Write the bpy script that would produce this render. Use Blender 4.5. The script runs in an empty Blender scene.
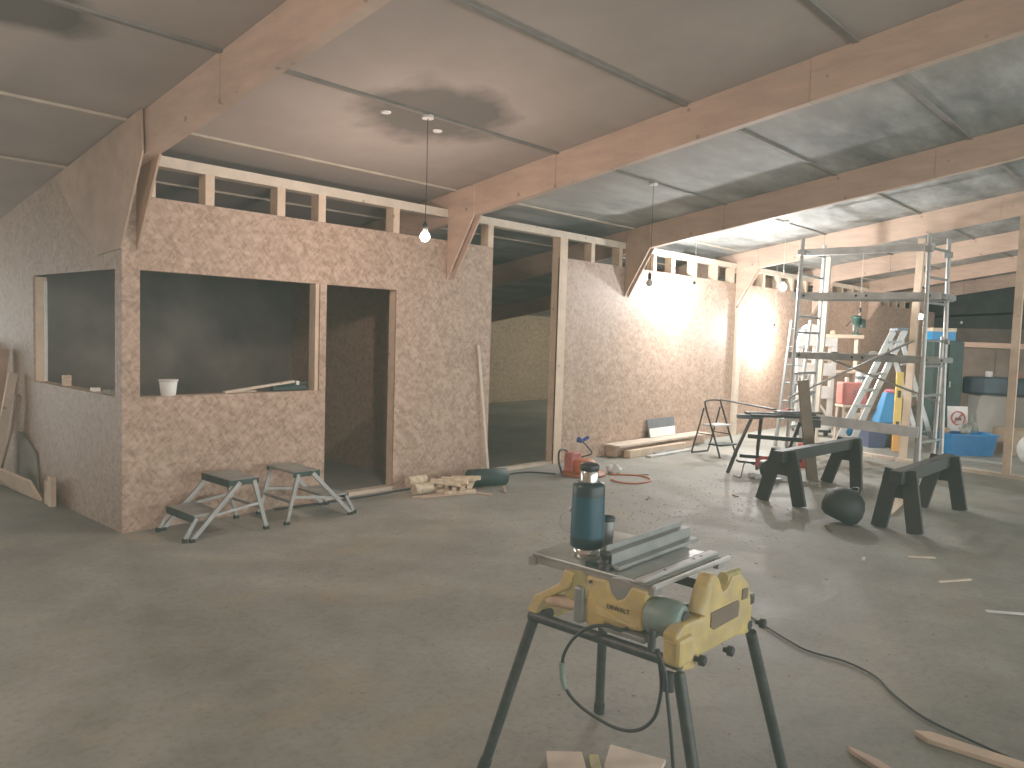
import bpy, bmesh, math, random
from mathutils import Vector, Matrix
random.seed(7)
S = bpy.context.scene
COL = S.collection
PI = math.pi

# ------------------------------------------------------------------ materials
def nodes(name):
    m = bpy.data.materials.new(name); m.use_nodes = True
    nt = m.node_tree; b = nt.nodes['Principled BSDF']
    return m, nt, b

def N(nt, t, **kw):
    n = nt.nodes.new(t)
    for k, v in kw.items():
        if k.startswith('i_'):
            n.inputs[k[2:].replace('_', ' ')].default_value = v
        else:
            setattr(n, k, v)
    return n

def ramp(nt, fac, stops):
    r = nt.nodes.new('ShaderNodeValToRGB')
    e = r.color_ramp.elements
    while len(e) < len(stops): e.new(0.5)
    for el, (p, c) in zip(e, stops):
        el.position = p; el.color = (*c, 1)
    nt.links.new(fac, r.inputs[0])
    return r.outputs[0]

def mix(nt, a, b, fac, mode='MIX'):
    m = nt.nodes.new('ShaderNodeMix'); m.data_type = 'RGBA'; m.blend_type = mode
    for sock, v in ((m.inputs[0], fac), (m.inputs[6], a), (m.inputs[7], b)):
        if hasattr(v, 'is_linked') or hasattr(v, 'links'):
            nt.links.new(v, sock)
        elif isinstance(v, (int, float)):
            sock.default_value = v
        else:
            sock.default_value = (*v, 1)
    return m.outputs[2]

def objco(nt, scale=(1, 1, 1), rot=(0, 0, 0)):
    tc = nt.nodes.new('ShaderNodeTexCoord'); mp = nt.nodes.new('ShaderNodeMapping')
    mp.inputs['Scale'].default_value = scale; mp.inputs['Rotation'].default_value = rot
    nt.links.new(tc.outputs['Object'], mp.inputs[0])
    return mp.outputs[0]

def noise(nt, vec, scale, detail=4, rough=.55):
    n = nt.nodes.new('ShaderNodeTexNoise')
    n.inputs['Scale'].default_value = scale; n.inputs['Detail'].default_value = detail
    n.inputs['Roughness'].default_value = rough
    nt.links.new(vec, n.inputs['Vector'])
    return n.outputs['Fac']

def plain(name, col, rough=.5, metal=0., var=.12, scale=6., dust=0.):
    m, nt, b = nodes(name)
    v = objco(nt)
    f = noise(nt, v, scale)
    lo = tuple(max(0, c * (1 - var * 1.6)) for c in col); hi = tuple(min(1, c * (1 + var * 1.6)) for c in col)
    c = ramp(nt, f, [(.3, lo), (.7, hi)])
    if dust:
        f2 = noise(nt, v, scale * 2.3, 5, .7)
        r = ramp(nt, f2, [(.42, (0, 0, 0)), (.68, (dust, dust, dust))])
        c = mix(nt, c, (.42, .38, .32), r)
    nt.links.new(c, b.inputs['Base Color'])
    b.inputs['Roughness'].default_value = rough; b.inputs['Metallic'].default_value = metal
    return m

def osb(name, light, mid, dark, s=1.0):
    m, nt, b = nodes(name)
    cols = []
    for k, (rot, sc) in enumerate((((.3, .55, .2), (64, 40, 17)), ((-.5, -.7, .4), (64, 42, 18)), ((.9, 1.45, .1), (54, 34, 16)))):
        mp2 = nt.nodes.new('ShaderNodeMapping'); mp2.inputs['Scale'].default_value = tuple(x * s * .8 for x in sc)
        nt.links.new(objco(nt, (1, 1, 1), rot), mp2.inputs[0]); vec = mp2.outputs[0]
        v = nt.nodes.new('ShaderNodeTexVoronoi'); v.feature = 'F1'
        v.inputs['Scale'].default_value = 1.0
        nt.links.new(vec, v.inputs['Vector'])
        sep = nt.nodes.new('ShaderNodeSeparateColor'); nt.links.new(v.outputs['Color'], sep.inputs[0])
        cols.append(sep.outputs[k])
    a = nt.nodes.new('ShaderNodeMath'); a.operation = 'ADD'
    nt.links.new(cols[0], a.inputs[0]); nt.links.new(cols[1], a.inputs[1])
    a2 = nt.nodes.new('ShaderNodeMath'); a2.operation = 'MULTIPLY_ADD'
    nt.links.new(cols[2], a2.inputs[0]); a2.inputs[1].default_value = .8; nt.links.new(a.outputs[0], a2.inputs[2])
    d = nt.nodes.new('ShaderNodeMath'); d.operation = 'MULTIPLY'; d.inputs[1].default_value = .357
    nt.links.new(a2.outputs[0], d.inputs[0])
    c = ramp(nt, d.outputs[0], [(.18, dark), (.48, mid), (.84, light)])
    vec = objco(nt)
    big = noise(nt, vec, .7, 3)
    c = mix(nt, c, ramp(nt, big, [(.3, (.86, .84, .82)), (.7, (1, 1, 1))]), 1.0, 'MULTIPLY')
    nt.links.new(c, b.inputs['Base Color'])
    b.inputs['Roughness'].default_value = .62
    bp = nt.nodes.new('ShaderNodeBump'); bp.inputs['Strength'].default_value = .25; bp.inputs['Distance'].default_value = .004
    nt.links.new(d.outputs[0], bp.inputs['Height']); nt.links.new(bp.outputs[0], b.inputs['Normal'])
    return m

def timber(name, col, knots=True, dirt=.15, axis=(3, 3, 3)):
    m, nt, b = nodes(name)
    v = objco(nt, axis)
    f = noise(nt, v, 2.2, 6, .6)
    c = ramp(nt, f, [(.3, tuple(x * .82 for x in col)), (.7, tuple(min(1, x * 1.12) for x in col))])
    if knots:
        vo = nt.nodes.new('ShaderNodeTexVoronoi'); vo.inputs['Scale'].default_value = 5.5
        nt.links.new(objco(nt), vo.inputs['Vector'])
        k = ramp(nt, vo.outputs['Distance'], [(.07, (.85, .85, .85)), (.12, (0, 0, 0))])
        c = mix(nt, c, tuple(x * .45 for x in col), k)
    big = noise(nt, objco(nt), .9, 4)
    c = mix(nt, c, ramp(nt, big, [(.3, (1 - dirt,) * 3), (.65, (1, 1, 1))]), 1.0, 'MULTIPLY')
    nt.links.new(c, b.inputs['Base Color'])
    b.inputs['Roughness'].default_value = .65
    return m

def concrete(name):
    m, nt, b = nodes(name)
    v = objco(nt)
    f = noise(nt, v, .55, 6, .62)
    c = ramp(nt, f, [(.28, (.175, .175, .148)), (.5, (.275, .275, .24)), (.72, (.37, .372, .335))])
    f2 = noise(nt, v, 2.4, 8, .7)
    c = mix(nt, c, ramp(nt, f2, [(.3, (.58, .57, .54)), (.6, (1, 1, 1))]), .9, 'MULTIPLY')
    f3 = noise(nt, v, 28, 4, .7)
    c = mix(nt, c, ramp(nt, f3, [(.34, (.66, .64, .6)), (.5, (1, 1, 1))]), .6, 'MULTIPLY')
    # yellow-brown sawdust drifts and dark patches of trodden dirt
    f4 = noise(nt, objco(nt, (1, 1.6, 1)), 1.15, 5, .6)
    c = mix(nt, c, (.36, .29, .18), ramp(nt, f4, [(.54, (0, 0, 0)), (.74, (.55, .55, .55))]))
    nt.links.new(c, b.inputs['Base Color'])
    r = ramp(nt, f2, [(.3, (.55, .55, .55)), (.7, (.8, .8, .8))])
    nt.links.new(r, b.inputs['Roughness'])
    bp = nt.nodes.new('ShaderNodeBump'); bp.inputs['Strength'].default_value = .35; bp.inputs['Distance'].default_value = .01
    nt.links.new(f3, bp.inputs['Height']); nt.links.new(bp.outputs[0], b.inputs['Normal'])
    return m

def ceiling_mat(name, spots):
    m, nt, b = nodes(name)
    v = objco(nt)
    f = noise(nt, v, .8, 5, .6)
    c = ramp(nt, f, [(.3, (.325, .27, .235)), (.7, (.45, .385, .34))])
    sv = noise(nt, objco(nt, (.8, 2.6, 1), (0, 0, .35)), 1.1, 6, .65)
    # greyer, blotchy mould farther along the roof
    tc = nt.nodes.new('ShaderNodeTexCoord'); sx = nt.nodes.new('ShaderNodeSeparateXYZ')
    nt.links.new(tc.outputs['Object'], sx.inputs[0])
    mr = nt.nodes.new('ShaderNodeMapRange'); mr.inputs[1].default_value = 2.6; mr.inputs[2].default_value = 5.0
    nt.links.new(sx.outputs['X'], mr.inputs[0])
    grey = ramp(nt, sv, [(.34, (.12, .125, .12)), (.52, (.245, .255, .245)), (.7, (.42, .43, .41))])
    c = mix(nt, c, grey, mr.outputs[0])
    for (sxx, syy, rx, ry, amt) in spots:
        sub = nt.nodes.new('ShaderNodeVectorMath'); sub.operation = 'SUBTRACT'
        nt.links.new(tc.outputs['Object'], sub.inputs[0]); sub.inputs[1].default_value = (sxx, syy, 0)
        mul = nt.nodes.new('ShaderNodeVectorMath'); mul.operation = 'MULTIPLY'
        nt.links.new(sub.outputs[0], mul.inputs[0]); mul.inputs[1].default_value = (1 / rx, 1 / ry, 0)
        ln = nt.nodes.new('ShaderNodeVectorMath'); ln.operation = 'LENGTH'; nt.links.new(mul.outputs[0], ln.inputs[0])
        wob = nt.nodes.new('ShaderNodeMath'); wob.operation = 'MULTIPLY_ADD'
        nt.links.new(noise(nt, v, 2.0, 4), wob.inputs[0]); wob.inputs[1].default_value = .7; nt.links.new(ln.outputs['Value'], wob.inputs[2])
        k = ramp(nt, wob.outputs[0], [(.75, (amt, amt, amt)), (1.42, (0, 0, 0))])
        c = mix(nt, c, (.075, .068, .06), k)
    nt.links.new(c, b.inputs['Base Color']); b.inputs['Roughness'].default_value = .8
    return m

def emit(name, col, st):
    m, nt, b = nodes(name)
    b.inputs['Base Color'].default_value = (*col, 1)
    b.inputs['Emission Color'].default_value = (*col, 1); b.inputs['Emission Strength'].default_value = st
    return m

M = {}
M['osb'] = osb('osb board', (.56, .40, .30), (.435, .295, .212), (.30, .195, .135))
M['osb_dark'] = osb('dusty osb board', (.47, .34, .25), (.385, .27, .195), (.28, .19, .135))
M['osb_rear'] = osb('yellow osb board', (.66, .54, .36), (.55, .44, .29), (.40, .31, .19))
M['stud'] = timber('sawn pine stud', (.70, .53, .38), dirt=.1)
M['pale'] = timber('pale planed pine', (.68, .57, .45), dirt=.1)
M['rafter'] = timber('plywood rafter', (.63, .44, .33), dirt=.22, axis=(1.2, 1.2, 5))
M['gusset'] = timber('plywood gusset', (.50, .35, .25), knots=False, dirt=.3)
M['oldwood'] = timber('weathered brown plank', (.20, .145, .095), dirt=.3)
M['darkwood'] = timber('dark creosoted timber', (.030, .034, .029), knots=False, dirt=.4)
M['floor'] = concrete('dusty concrete')
M['ceil'] = ceiling_mat('sooty roof board', [(1.70, -1.40, 1.15, .88, .86), (-.98, -1.22, .66, .46, .9)])
M['batten'] = plain('grey joint strip', (.17, .155, .135), .8)
M['batten_pale'] = plain('pale joint strip', (.44, .37, .29), .8)
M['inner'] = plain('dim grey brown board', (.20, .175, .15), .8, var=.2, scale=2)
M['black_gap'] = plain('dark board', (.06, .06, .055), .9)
M['backlow'] = plain('brown grey boarding', (.16, .135, .11), .8, var=.2, scale=2)
M['backup'] = plain('dark green grey upper wall', (.035, .042, .038), .8, var=.2, scale=2)
M['alu'] = plain('dull aluminium tube', (.40, .41, .40), .42, .6, .1, 9)
M['alu_light'] = plain('pale aluminium board', (.52, .54, .54), .5, .35, .15, 5, .25)
M['alu_dark'] = plain('dirty aluminium', (.30, .32, .31), .5, .55, .15, 7)
M['steel'] = plain('polished steel', (.72, .72, .70), .18, 1., .05)
M['saw_table'] = plain('worn saw table', (.33, .36, .335), .33, .6, .2, 8, .12)
M['saw_edge'] = plain('saw table edge', (.27, .26, .24), .55, .3, .15, 8, .2)
M['yellow'] = plain('dusty yellow paint', (.60, .45, .14), .5, 0, .15, 12, .5)
M['yellow2'] = plain('dusty ochre', (.40, .36, .12), .6, 0, .2, 14, .4)
M['motor'] = plain('grey green motor shell', (.16, .24, .21), .45, .1, .1, 10, .2)
M['pink'] = plain('dusty buff handle', (.60, .42, .27), .6, 0, .15, 12, .3)
M['legblack'] = plain('black tube', (.025, .032, .030), .45, .1, .2, 12, .1)
M['black'] = plain('black plastic', (.022, .025, .024), .5, 0, .2)
M['rubber'] = plain('black rubber', (.018, .02, .02), .75)
M['teal'] = plain('dark teal enamel', (.012, .075, .115), .35, .1, .1)
M['tealdark'] = plain('near black teal', (.012, .036, .042), .4, .05, .1)
M['white'] = plain('white plastic', (.80, .80, .77), .45, 0, .05)
M['whitedirty'] = plain('chalky white paint', (.88, .87, .83), .6, 0, .08)
M['blue'] = plain('bright blue plastic', (.008, .17, .46), .45, 0, .1)
M['blue2'] = plain('sky blue plastic', (.01, .24, .56), .45, 0, .1)
M['navy'] = plain('dull navy plastic', (.055, .08, .16), .5, 0, .1)
M['greyblue'] = plain('grey blue plastic', (.14, .20, .24), .5, 0, .1)
M['red'] = plain('faded red paint', (.52, .16, .13), .55, 0, .12)
M['brightred'] = plain('red plastic', (.55, .05, .045), .5, 0, .1)
M['pinkcloth'] = plain('pink cloth', (.75, .22, .28), .8)
M['orange'] = plain('orange plastic', (.38, .11, .045), .5, 0, .1)
M['levelyellow'] = plain('spirit level yellow', (.82, .55, .10), .45, 0, .05)
M['levelorange'] = plain('spirit level orange', (.82, .36, .06), .45, 0, .05)
M['green'] = plain('machine green', (.02, .07, .055), .5, 0, .15)
M['darkgreen'] = plain('dark green steel', (.018, .045, .04), .6, 0, .2)
M['tarp'] = plain('dark blue tarpaulin', (.012, .035, .05), .55, 0, .2)
M['panelgrey'] = plain('grey brown hardboard', (.23, .22, .19), .75, 0, .1, 2)
M['card'] = plain('brown cardboard', (.34, .25, .16), .8, 0, .12)
M['polybag'] = plain('greyish plastic bag', (.27, .29, .25), .35, 0, .25)
M['sackwhite'] = plain('white sack', (.68, .72, .70), .55, 0, .15)
M['slate'] = plain('slate grey board', (.11, .125, .13), .6, 0, .1)
M['signred'] = plain('sign red', (.50, .07, .06), .5)
M['cream'] = plain('cream straw', (.66, .54, .38), .75, 0, .2, 20)
M['cord'] = plain('black cable', (.02, .022, .022), .5)
M['orangecord'] = plain('orange cable', (.55, .14, .05), .55)
M['palecord'] = plain('pale cord', (.62, .62, .56), .6)
M['plugblue'] = plain('blue plug', (.02, .06, .28), .4)
M['wirewhite'] = plain('white flex', (.72, .70, .66), .5)
M['bag'] = plain('black bag', (.018, .024, .024), .6, 0, .3)
M['bulb_off'] = plain('unlit glass bulb', (.55, .55, .52), .15)
M['bulb_a'] = emit('lit bulb', (1, .755, .63), 760)
M['bulb_b'] = emit('lit bright bulb', (1, .97, .92), 1900)
M['bulb_c'] = emit('lit far bulb', (1, .78, .64), 420)
M['added_bulb_l'] = emit('added fill bulb left', (1, .78, .66), 1350)
M['added_bulb_r'] = emit('added fill bulb rear', (1, .93, .78), 1250)
M['added_bulb_d'] = emit('added wall wash bulb', (1, .97, .92), 2900)
M['added_bulb_e'] = emit('added bulb near wall', (1, .97, .92), 2300)

# ------------------------------------------------------------------ mesh builder
class MB:
    def __init__(self): self.v = []; self.f = []; self.sm = []
    def add(self, vs, fs, smooth=False):
        o = len(self.v); self.v += [Vector(p) for p in vs]
        self.f += [tuple(i + o for i in f) for f in fs]; self.sm += [smooth] * len(fs)
        return self
    def box(self, a, b):
        (x0, y0, z0), (x1, y1, z1) = a, b
        x0, x1 = min(x0, x1), max(x0, x1); y0, y1 = min(y0, y1), max(y0, y1); z0, z1 = min(z0, z1), max(z0, z1)
        return self.add([(x0, y0, z0), (x1, y0, z0), (x1, y1, z0), (x0, y1, z0), (x0, y0, z1), (x1, y0, z1), (x1, y1, z1), (x0, y1, z1)],
                 [(0, 3, 2, 1), (4, 5, 6, 7), (0, 1, 5, 4), (1, 2, 6, 5), (2, 3, 7, 6), (3, 0, 4, 7)])
    def obox(self, c, half, mat):
        c = Vector(c); vs = []
        for s in ((-1, -1, -1), (1, -1, -1), (1, 1, -1), (-1, 1, -1), (-1, -1, 1), (1, -1, 1), (1, 1, 1), (-1, 1, 1)):
            vs.append(c + mat @ Vector((s[0] * half[0], s[1] * half[1], s[2] * half[2])))
        return self.add(vs, [(0, 3, 2, 1), (4, 5, 6, 7), (0, 1, 5, 4), (1, 2, 6, 5), (2, 3, 7, 6), (3, 0, 4, 7)])
    def bar(self, a, b, w, h, up=(0, 0, 1)):
        """rectangular bar from a to b; w across, h along 'up'"""
        a, b = Vector(a), Vector(b); d = (b - a); L = d.length; d = d / L
        u = Vector(up); s = d.cross(u)
        if s.length < 1e-4: s = d.cross(Vector((1, 0, 0)))
        s.normalize(); u = s.cross(d).normalized()
        m = Matrix((d, s, u)).transposed()
        return self.obox((a + b) / 2, (L / 2, w / 2, h / 2), m)
    def tube(self, pts, r, n=10, caps=True):
        pts = [Vector(p) for p in pts]; vs = []; fs = []
        t0 = (pts[1] - pts[0]).normalized()
        u = t0.orthogonal().normalized()
        for i, p in enumerate(pts):
            t = (pts[min(i + 1, len(pts) - 1)] - pts[max(i - 1, 0)]).normalized()
            u = (u - t * u.dot(t)).normalized(); w = t.cross(u)
            rr = r[i] if isinstance(r, (list, tuple)) else r
            for k in range(n):
                a = 2 * PI * k / n
                vs.append(p + (u * math.cos(a) + w * math.sin(a)) * rr)
        for i in range(len(pts) - 1):
            for k in range(n):
                fs.append((i * n + k, i * n + (k + 1) % n, (i + 1) * n + (k + 1) % n, (i + 1) * n + k))
        self.add(vs, fs, True)
        if caps:
            self.add(vs[:n], [tuple(range(n))[::-1]]); self.add(vs[-n:], [tuple(range(n))])
        return self
    def lathe(self, base, prof, n=28, axis=(0, 0, 1)):
        """prof: list of (radius, height) along axis from base"""
        base = Vector(base); ax = Vector(axis).normalized(); u = ax.orthogonal().normalized(); w = ax.cross(u)
        vs = []; fs = []
        for r, h in prof:
            for k in range(n):
                a = 2 * PI * k / n
                vs.append(base + ax * h + (u * math.cos(a) + w * math.sin(a)) * max(r, 1e-4))
        for i in range(len(prof) - 1):
            for k in range(n):
                fs.append((i * n + k, i * n + (k + 1) % n, (i + 1) * n + (k + 1) % n, (i + 1) * n + k))
        self.add(vs, fs, True)
        self.add(vs[:n], [tuple(range(n))[::-1]]); self.add(vs[-n:], [tuple(range(n))])
        return self
    def prism(self, poly, ax, a, b):
        """polygon in the plane perpendicular to axis ax (0 x: (y,z); 1 y: (x,z); 2 z: (x,y)) from a to b"""
        def P(p, t):
            return (t, p[0], p[1]) if ax == 0 else ((p[0], t, p[1]) if ax == 1 else (p[0], p[1], t))
        n = len(poly)
        vs = [P(p, a) for p in poly] + [P(p, b) for p in poly]
        fs = [tuple(range(n))[::-1], tuple(range(n, 2 * n))] + [(i, (i + 1) % n, n + (i + 1) % n, n + i) for i in range(n)]
        return self.add(vs, fs)
    def blob(self, c, r, seed=0, amp=.12, n=16, flat=-.9, squash=(1, 1, 1)):
        rnd = random.Random(seed); ph = [(rnd.uniform(1.5, 4), rnd.uniform(0, 6.3), rnd.uniform(1, 3), rnd.uniform(0, 6.3)) for _ in range(4)]
        vs = []; fs = []; rows = n // 2
        for i in range(rows + 1):
            th = PI * i / rows
            for k in range(n):
                a = 2 * PI * k / n
                q = 1 + amp * sum(math.sin(f1 * a + p1 + 0) * math.sin(f2 * th + p2) for f1, p1, f2, p2 in [(round(x[0]), x[1], x[2], x[3]) for x in ph]) / 2
                z = max(math.cos(th) * q, flat)
                vs.append((c[0] + r[0] * math.sin(th) * math.cos(a) * q, c[1] + r[1] * math.sin(th) * math.sin(a) * q, c[2] + r[2] * z))
        for i in range(rows):
            for k in range(n):
                fs.append((i * n + k, (i + 1) * n + k, (i + 1) * n + (k + 1) % n, i * n + (k + 1) % n))
        return self.add(vs, fs, True)
    def build(self, name, mat, parent=None, bevel=0, org=None):
        o0 = Vector(org) if org else (parent.matrix_world_loc if False else (wloc(parent) if parent else Vector((0, 0, 0))))
        me = bpy.data.meshes.new(name)
        me.from_pydata([tuple(p - o0) for p in self.v], [], self.f); me.update()
        bm = bmesh.new(); bm.from_mesh(me)
        bmesh.ops.recalc_face_normals(bm, faces=bm.faces); bm.to_mesh(me); bm.free()
        for p, s in zip(me.polygons, self.sm): p.use_smooth = s
        me.materials.append(M[mat] if isinstance(mat, str) else mat)
        ob = bpy.data.objects.new(name, me); COL.objects.link(ob)
        if parent: ob.parent = parent
        elif org: ob.location = o0
        if bevel:
            md = ob.modifiers.new('bevel', 'BEVEL'); md.width = bevel; md.segments = 2; md.limit_method = 'ANGLE'
        return ob

def wloc(o):
    v = Vector((0, 0, 0))
    while o: v += o.location; o = o.parent
    return v

def tag(o, label, cat, group=None, kind=None):
    if label: o['label'] = label
    if cat: o['category'] = cat
    if group: o['group'] = group
    if kind: o['kind'] = kind
    return o

def thing(name, loc, label, cat, group=None):
    o = bpy.data.objects.new(name, None); o.empty_display_size = .1; COL.objects.link(o); o.location = loc
    return tag(o, label, cat, group)

def struct(mb, name, mat, parent=None):
    o = mb.build(name, mat, parent)
    if not parent: o['kind'] = 'structure'
    return o

def dup(root, loc, rotz, label, group=None):
    r = root.copy(); COL.objects.link(r); r.location = loc; r.rotation_euler = (0, 0, rotz); r['label'] = label
    if group: r['group'] = group
    for ch in list(root.children):
        c = ch.copy(); COL.objects.link(c); c.parent = r
        for g in list(ch.children):
            d = g.copy(); COL.objects.link(d); d.parent = c
    return r

def spline(pts, k=8):
    P = [Vector(p) for p in pts]; out = []
    for i in range(len(P) - 1):
        p0 = P[max(i - 1, 0)]; p1 = P[i]; p2 = P[i + 1]; p3 = P[min(i + 2, len(P) - 1)]
        for j in range(k):
            t = j / k
            out.append(.5 * ((2 * p1) + (p2 - p0) * t + (2 * p0 - 5 * p1 + 4 * p2 - p3) * t * t + (3 * p1 - p0 - 3 * p2 + p3) * t ** 3))
    out.append(P[-1]); return out

def text_mesh(name, body, size, mat, parent, loc, rot, extrude=.0006):
    cu = bpy.data.curves.new(name, 'FONT'); cu.body = body; cu.size = size; cu.align_x = 'CENTER'; cu.align_y = 'CENTER'; cu.extrude = extrude
    t = bpy.data.objects.new(name + '_c', cu); COL.objects.link(t)
    dg = bpy.context.evaluated_depsgraph_get()
    me = bpy.data.meshes.new_from_object(t.evaluated_get(dg))
    bpy.data.objects.remove(t)
    me.materials.clear(); me.materials.append(M[mat])
    o = bpy.data.objects.new(name, me); COL.objects.link(o); o.parent = parent
    o.location = Vector(loc) - wloc(parent); o.rotation_euler = rot
    return o

# ------------------------------------------------------------------ the building
ZC = lambda y: 2.915 - .16 * y if y > -7 else 2.915 + .16 * 7 + .16 * (y + 7)
FX = [.022, 3.15, 6.30, 9.42, 12.55, 15.68, 18.8]       # near face of each portal frame
struct(MB().box((-6, -13, -.12), (22, 6.3, 0)), 'floor', 'floor')
cb = MB()
cb.prism([(6.3, ZC(6.3)), (-7, ZC(-7 + 1e-6)), (-13, ZC(-13)), (-13, ZC(-13) + .08), (-7, ZC(-7 + 1e-6) + .08), (6.3, ZC(6.3) + .08)], 0, -6, 22)
ceil = struct(cb, 'ceiling', 'ceil')
FT = .075
edges = [-6 + .02] + [v for x in FX for v in (x, x + FT)] + [21.98]
for yj, mt in ((1.07, 'batten_pale'), (-.10, 'batten_pale'), (-1.37, 'batten'), (-2.63, 'batten'), (-3.89, 'batten')):
    for k in range(0, len(edges), 2):
        x0, x1 = edges[k], edges[k + 1]
        if x0 > 16: continue
        z = ZC(yj)
        MB().box((x0, yj - .02, z - .016), (x1, yj + .02, z + .002)).build('joint_strip', mt, ceil)
        if yj == 1.07 and x0 < 0: pass

# front partition wall (y = 0 .. 0.11)
T = .018
def panel(x0, x1, z0, z1): return MB().box((x0, 0, z0), (x1, T, z1))
fw = MB()
fw.box((.0, 0, 0), (1.72, T, .985))                 # below the counter window
fw.box((0, 0, .985), (.125, T, 1.91))               # corner
fw.box((1.655, 0, .985), (1.72, T, 1.91))           # mullion
fw.box((0, 0, 1.91), (2.50, T, 2.44))               # head
fw.box((2.50, 0, 0), (3.80, T, 2.44))
fw.box((4.93, 0, 0), (21, T, 2.44))
wf = struct(fw, 'wall_front', 'osb')
def part(mb, name, mat='stud', parent=None): return mb.build(name, mat, parent or wf)
Y0, Y1 = T, .11
for (a, b, z0, z1) in ((.02, .12, .0, 2.67), (1.62, 1.715, 0, 2.44), (2.505, 2.60, 0, 2.44)):
    part(MB().box((a, Y0, z0), (b, Y1, z1)), 'stud')
part(MB().box((.12, Y0, .90), (1.62, Y1 + .02, .983)), 'window_sill')
part(MB().box((.12, Y0, 1.912), (1.62, Y1, 2.0)), 'window_lintel')
part(MB().box((1.715, Y0, 1.912), (2.505, Y1, 2.0)), 'door_lintel')
part(MB().box((1.72, .0, 0), (2.50, Y1, .035)), 'door_sill', 'pale')
part(MB().box((3.72, .0, 2.44), (3.80, Y1, 2.67)), 'stud'); part(MB().box((3.72, Y0, 0), (3.80, Y1, 2.44)), 'stud')
part(MB().box((4.93, -.006, 0), (5.07, Y1, 2.67)), 'stud')
part(MB().box((3.80, .01, 0), (4.93, Y1, .03)), 'bottom_plate', 'pale')
cler = [.20, .65, 1.265, 1.66, 2.48, 5.58, 6.18, 6.50, 7.0, 7.48, 8.10, 8.74, 9.30, 9.75, 10.42, 11.05, 11.62, 12.25, 12.9, 13.5, 14.1, 14.7, 15.3, 15.95, 16.5, 17.1, 17.7, 18.3, 19.1, 19.6, 20.2]
for cx in cler:
    w = .095 if 7.2 < cx < 12 else .072
    part(MB().box((cx - w / 2, .0, 2.442), (cx + w / 2, Y1, 2.67)), 'stud')
for k in range(len(FX)):
    a = FX[k] + .16; b = (FX[k + 1] if k + 1 < len(FX) else 21) - .02
    part(MB().box((a, -.004, 2.67), (b, Y1, 2.748)), 'top_plate', 'pale')

# wall seen on the left of the office: x = 0, running back under the falling roof
lw = MB()
lw.box((0, T + .001, 0), (T, 6, .985)); lw.box((0, T + .001, .985), (T, .125, 1.91)); lw.box((0, 1.90, .985), (T, 6, 1.91))
lw.prism([(T + .001, 1.91), (6, 1.91), (6, ZC(6) - .002), (.0 + T, ZC(0) - .004)], 0, 0, T)
wl = struct(lw, 'wall_left', 'osb_dark')
part(MB().box((T, .115, .90), (.11, 1.90, .983)), 'window_sill', 'stud', wl)
part(MB().box((T, 1.90, .0), (.11, 1.99, 1.9)), 'stud', 'stud', wl)
part(MB().box((.03, 1.70, 1.0), (.05, 1.72, 1.86)), 'edge_strip', 'palecord', wl)
# rooms behind
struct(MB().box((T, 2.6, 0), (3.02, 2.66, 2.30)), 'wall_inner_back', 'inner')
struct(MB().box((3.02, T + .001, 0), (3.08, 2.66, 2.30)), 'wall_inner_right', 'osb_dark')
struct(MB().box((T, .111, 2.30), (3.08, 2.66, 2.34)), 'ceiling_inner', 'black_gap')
struct(MB().box((T, 6.0, 0), (22, 6.06, 1.95)), 'wall_rear', 'osb_rear')
bw = struct(MB().box((21, -13, 0), (21.1, 6, 2.03)), 'wall_back', 'backlow')
ug = MB(); ug.prism([(6, 2.03), (-13, 2.03), (-13, ZC(-13) - .01), (-7, ZC(-6.99) - .01), (6, ZC(6) - .01)], 0, 21.0, 21.1)  # end wall above the boarding, in one very dark tone
ug.build('upper_wall', 'backup', bw)
struct(MB().prism([(6, 0), (-13, 0), (-13, ZC(-13) - .01), (-7, ZC(-6.99) - .01), (6, ZC(6) - .01)], 0, -5.1, -5.0), 'wall_end', 'osb_dark')

# portal frames
ORD = ['portal frame at the near office corner with long diagonal knee', 'second portal frame from the office corner, pinkish rafter with dark nail marks', 'third portal frame from the office corner, shaded grey face', 'fourth portal frame, pale lit rafter with post down to floor', 'fifth portal frame, pale rafter above the scaffold tower', 'sixth portal frame, reddish rafter in the far bay', 'farthest portal frame, dim grey rafter before the end wall']
for k, fx in enumerate(FX):
    r = thing('portal_frame', (fx, 0, 0), ORD[k], 'roof beam', 'portal frames across the roof')
    lowz = lambda y: 2.615 - .16 * y
    cuts = [5.99, 0.0, -1.36, -3.6, -6.95]
    if k == 0: cuts = [5.99, 0.02, -1.36, -3.6, -6.95]
    for j in range(4):
        a, b = cuts[j], cuts[j + 1] + .003
        jit = .004 if j % 2 else 0
        MB().prism([(a, lowz(a)), (b, lowz(b)), (b, ZC(b) - .003), (a, ZC(a) - .003)], 0, fx - jit, fx + FT + jit).build('rafter', 'rafter' if k != 0 or j else 'gusset', r)
    g = [(-.37, 2.674), (-.345, 2.962), (-.004, 2.908), (-.004, 2.05)]
    for s in ((fx + FT + .002,) if k == 0 else (fx - .018, fx + FT + .002)):
        MB().prism(g, 0, s, s + .016).build('gusset_plate', 'gusset' if k in (0, 2) else 'rafter', r)
    if k == 0:
        MB().prism([(-.37, 2.674), (-.004, 2.05), (.42, 2.02), (.9, 2.36), (1.3, 2.69), (-.345, 2.962)], 0, -.014, -.001).build('gusset_plate', 'gusset', r)
    if k == 3:
        MB().box((fx, -.055, 0), (fx + .14, -.004, 2.05)).build('post', 'pale', r)

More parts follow.
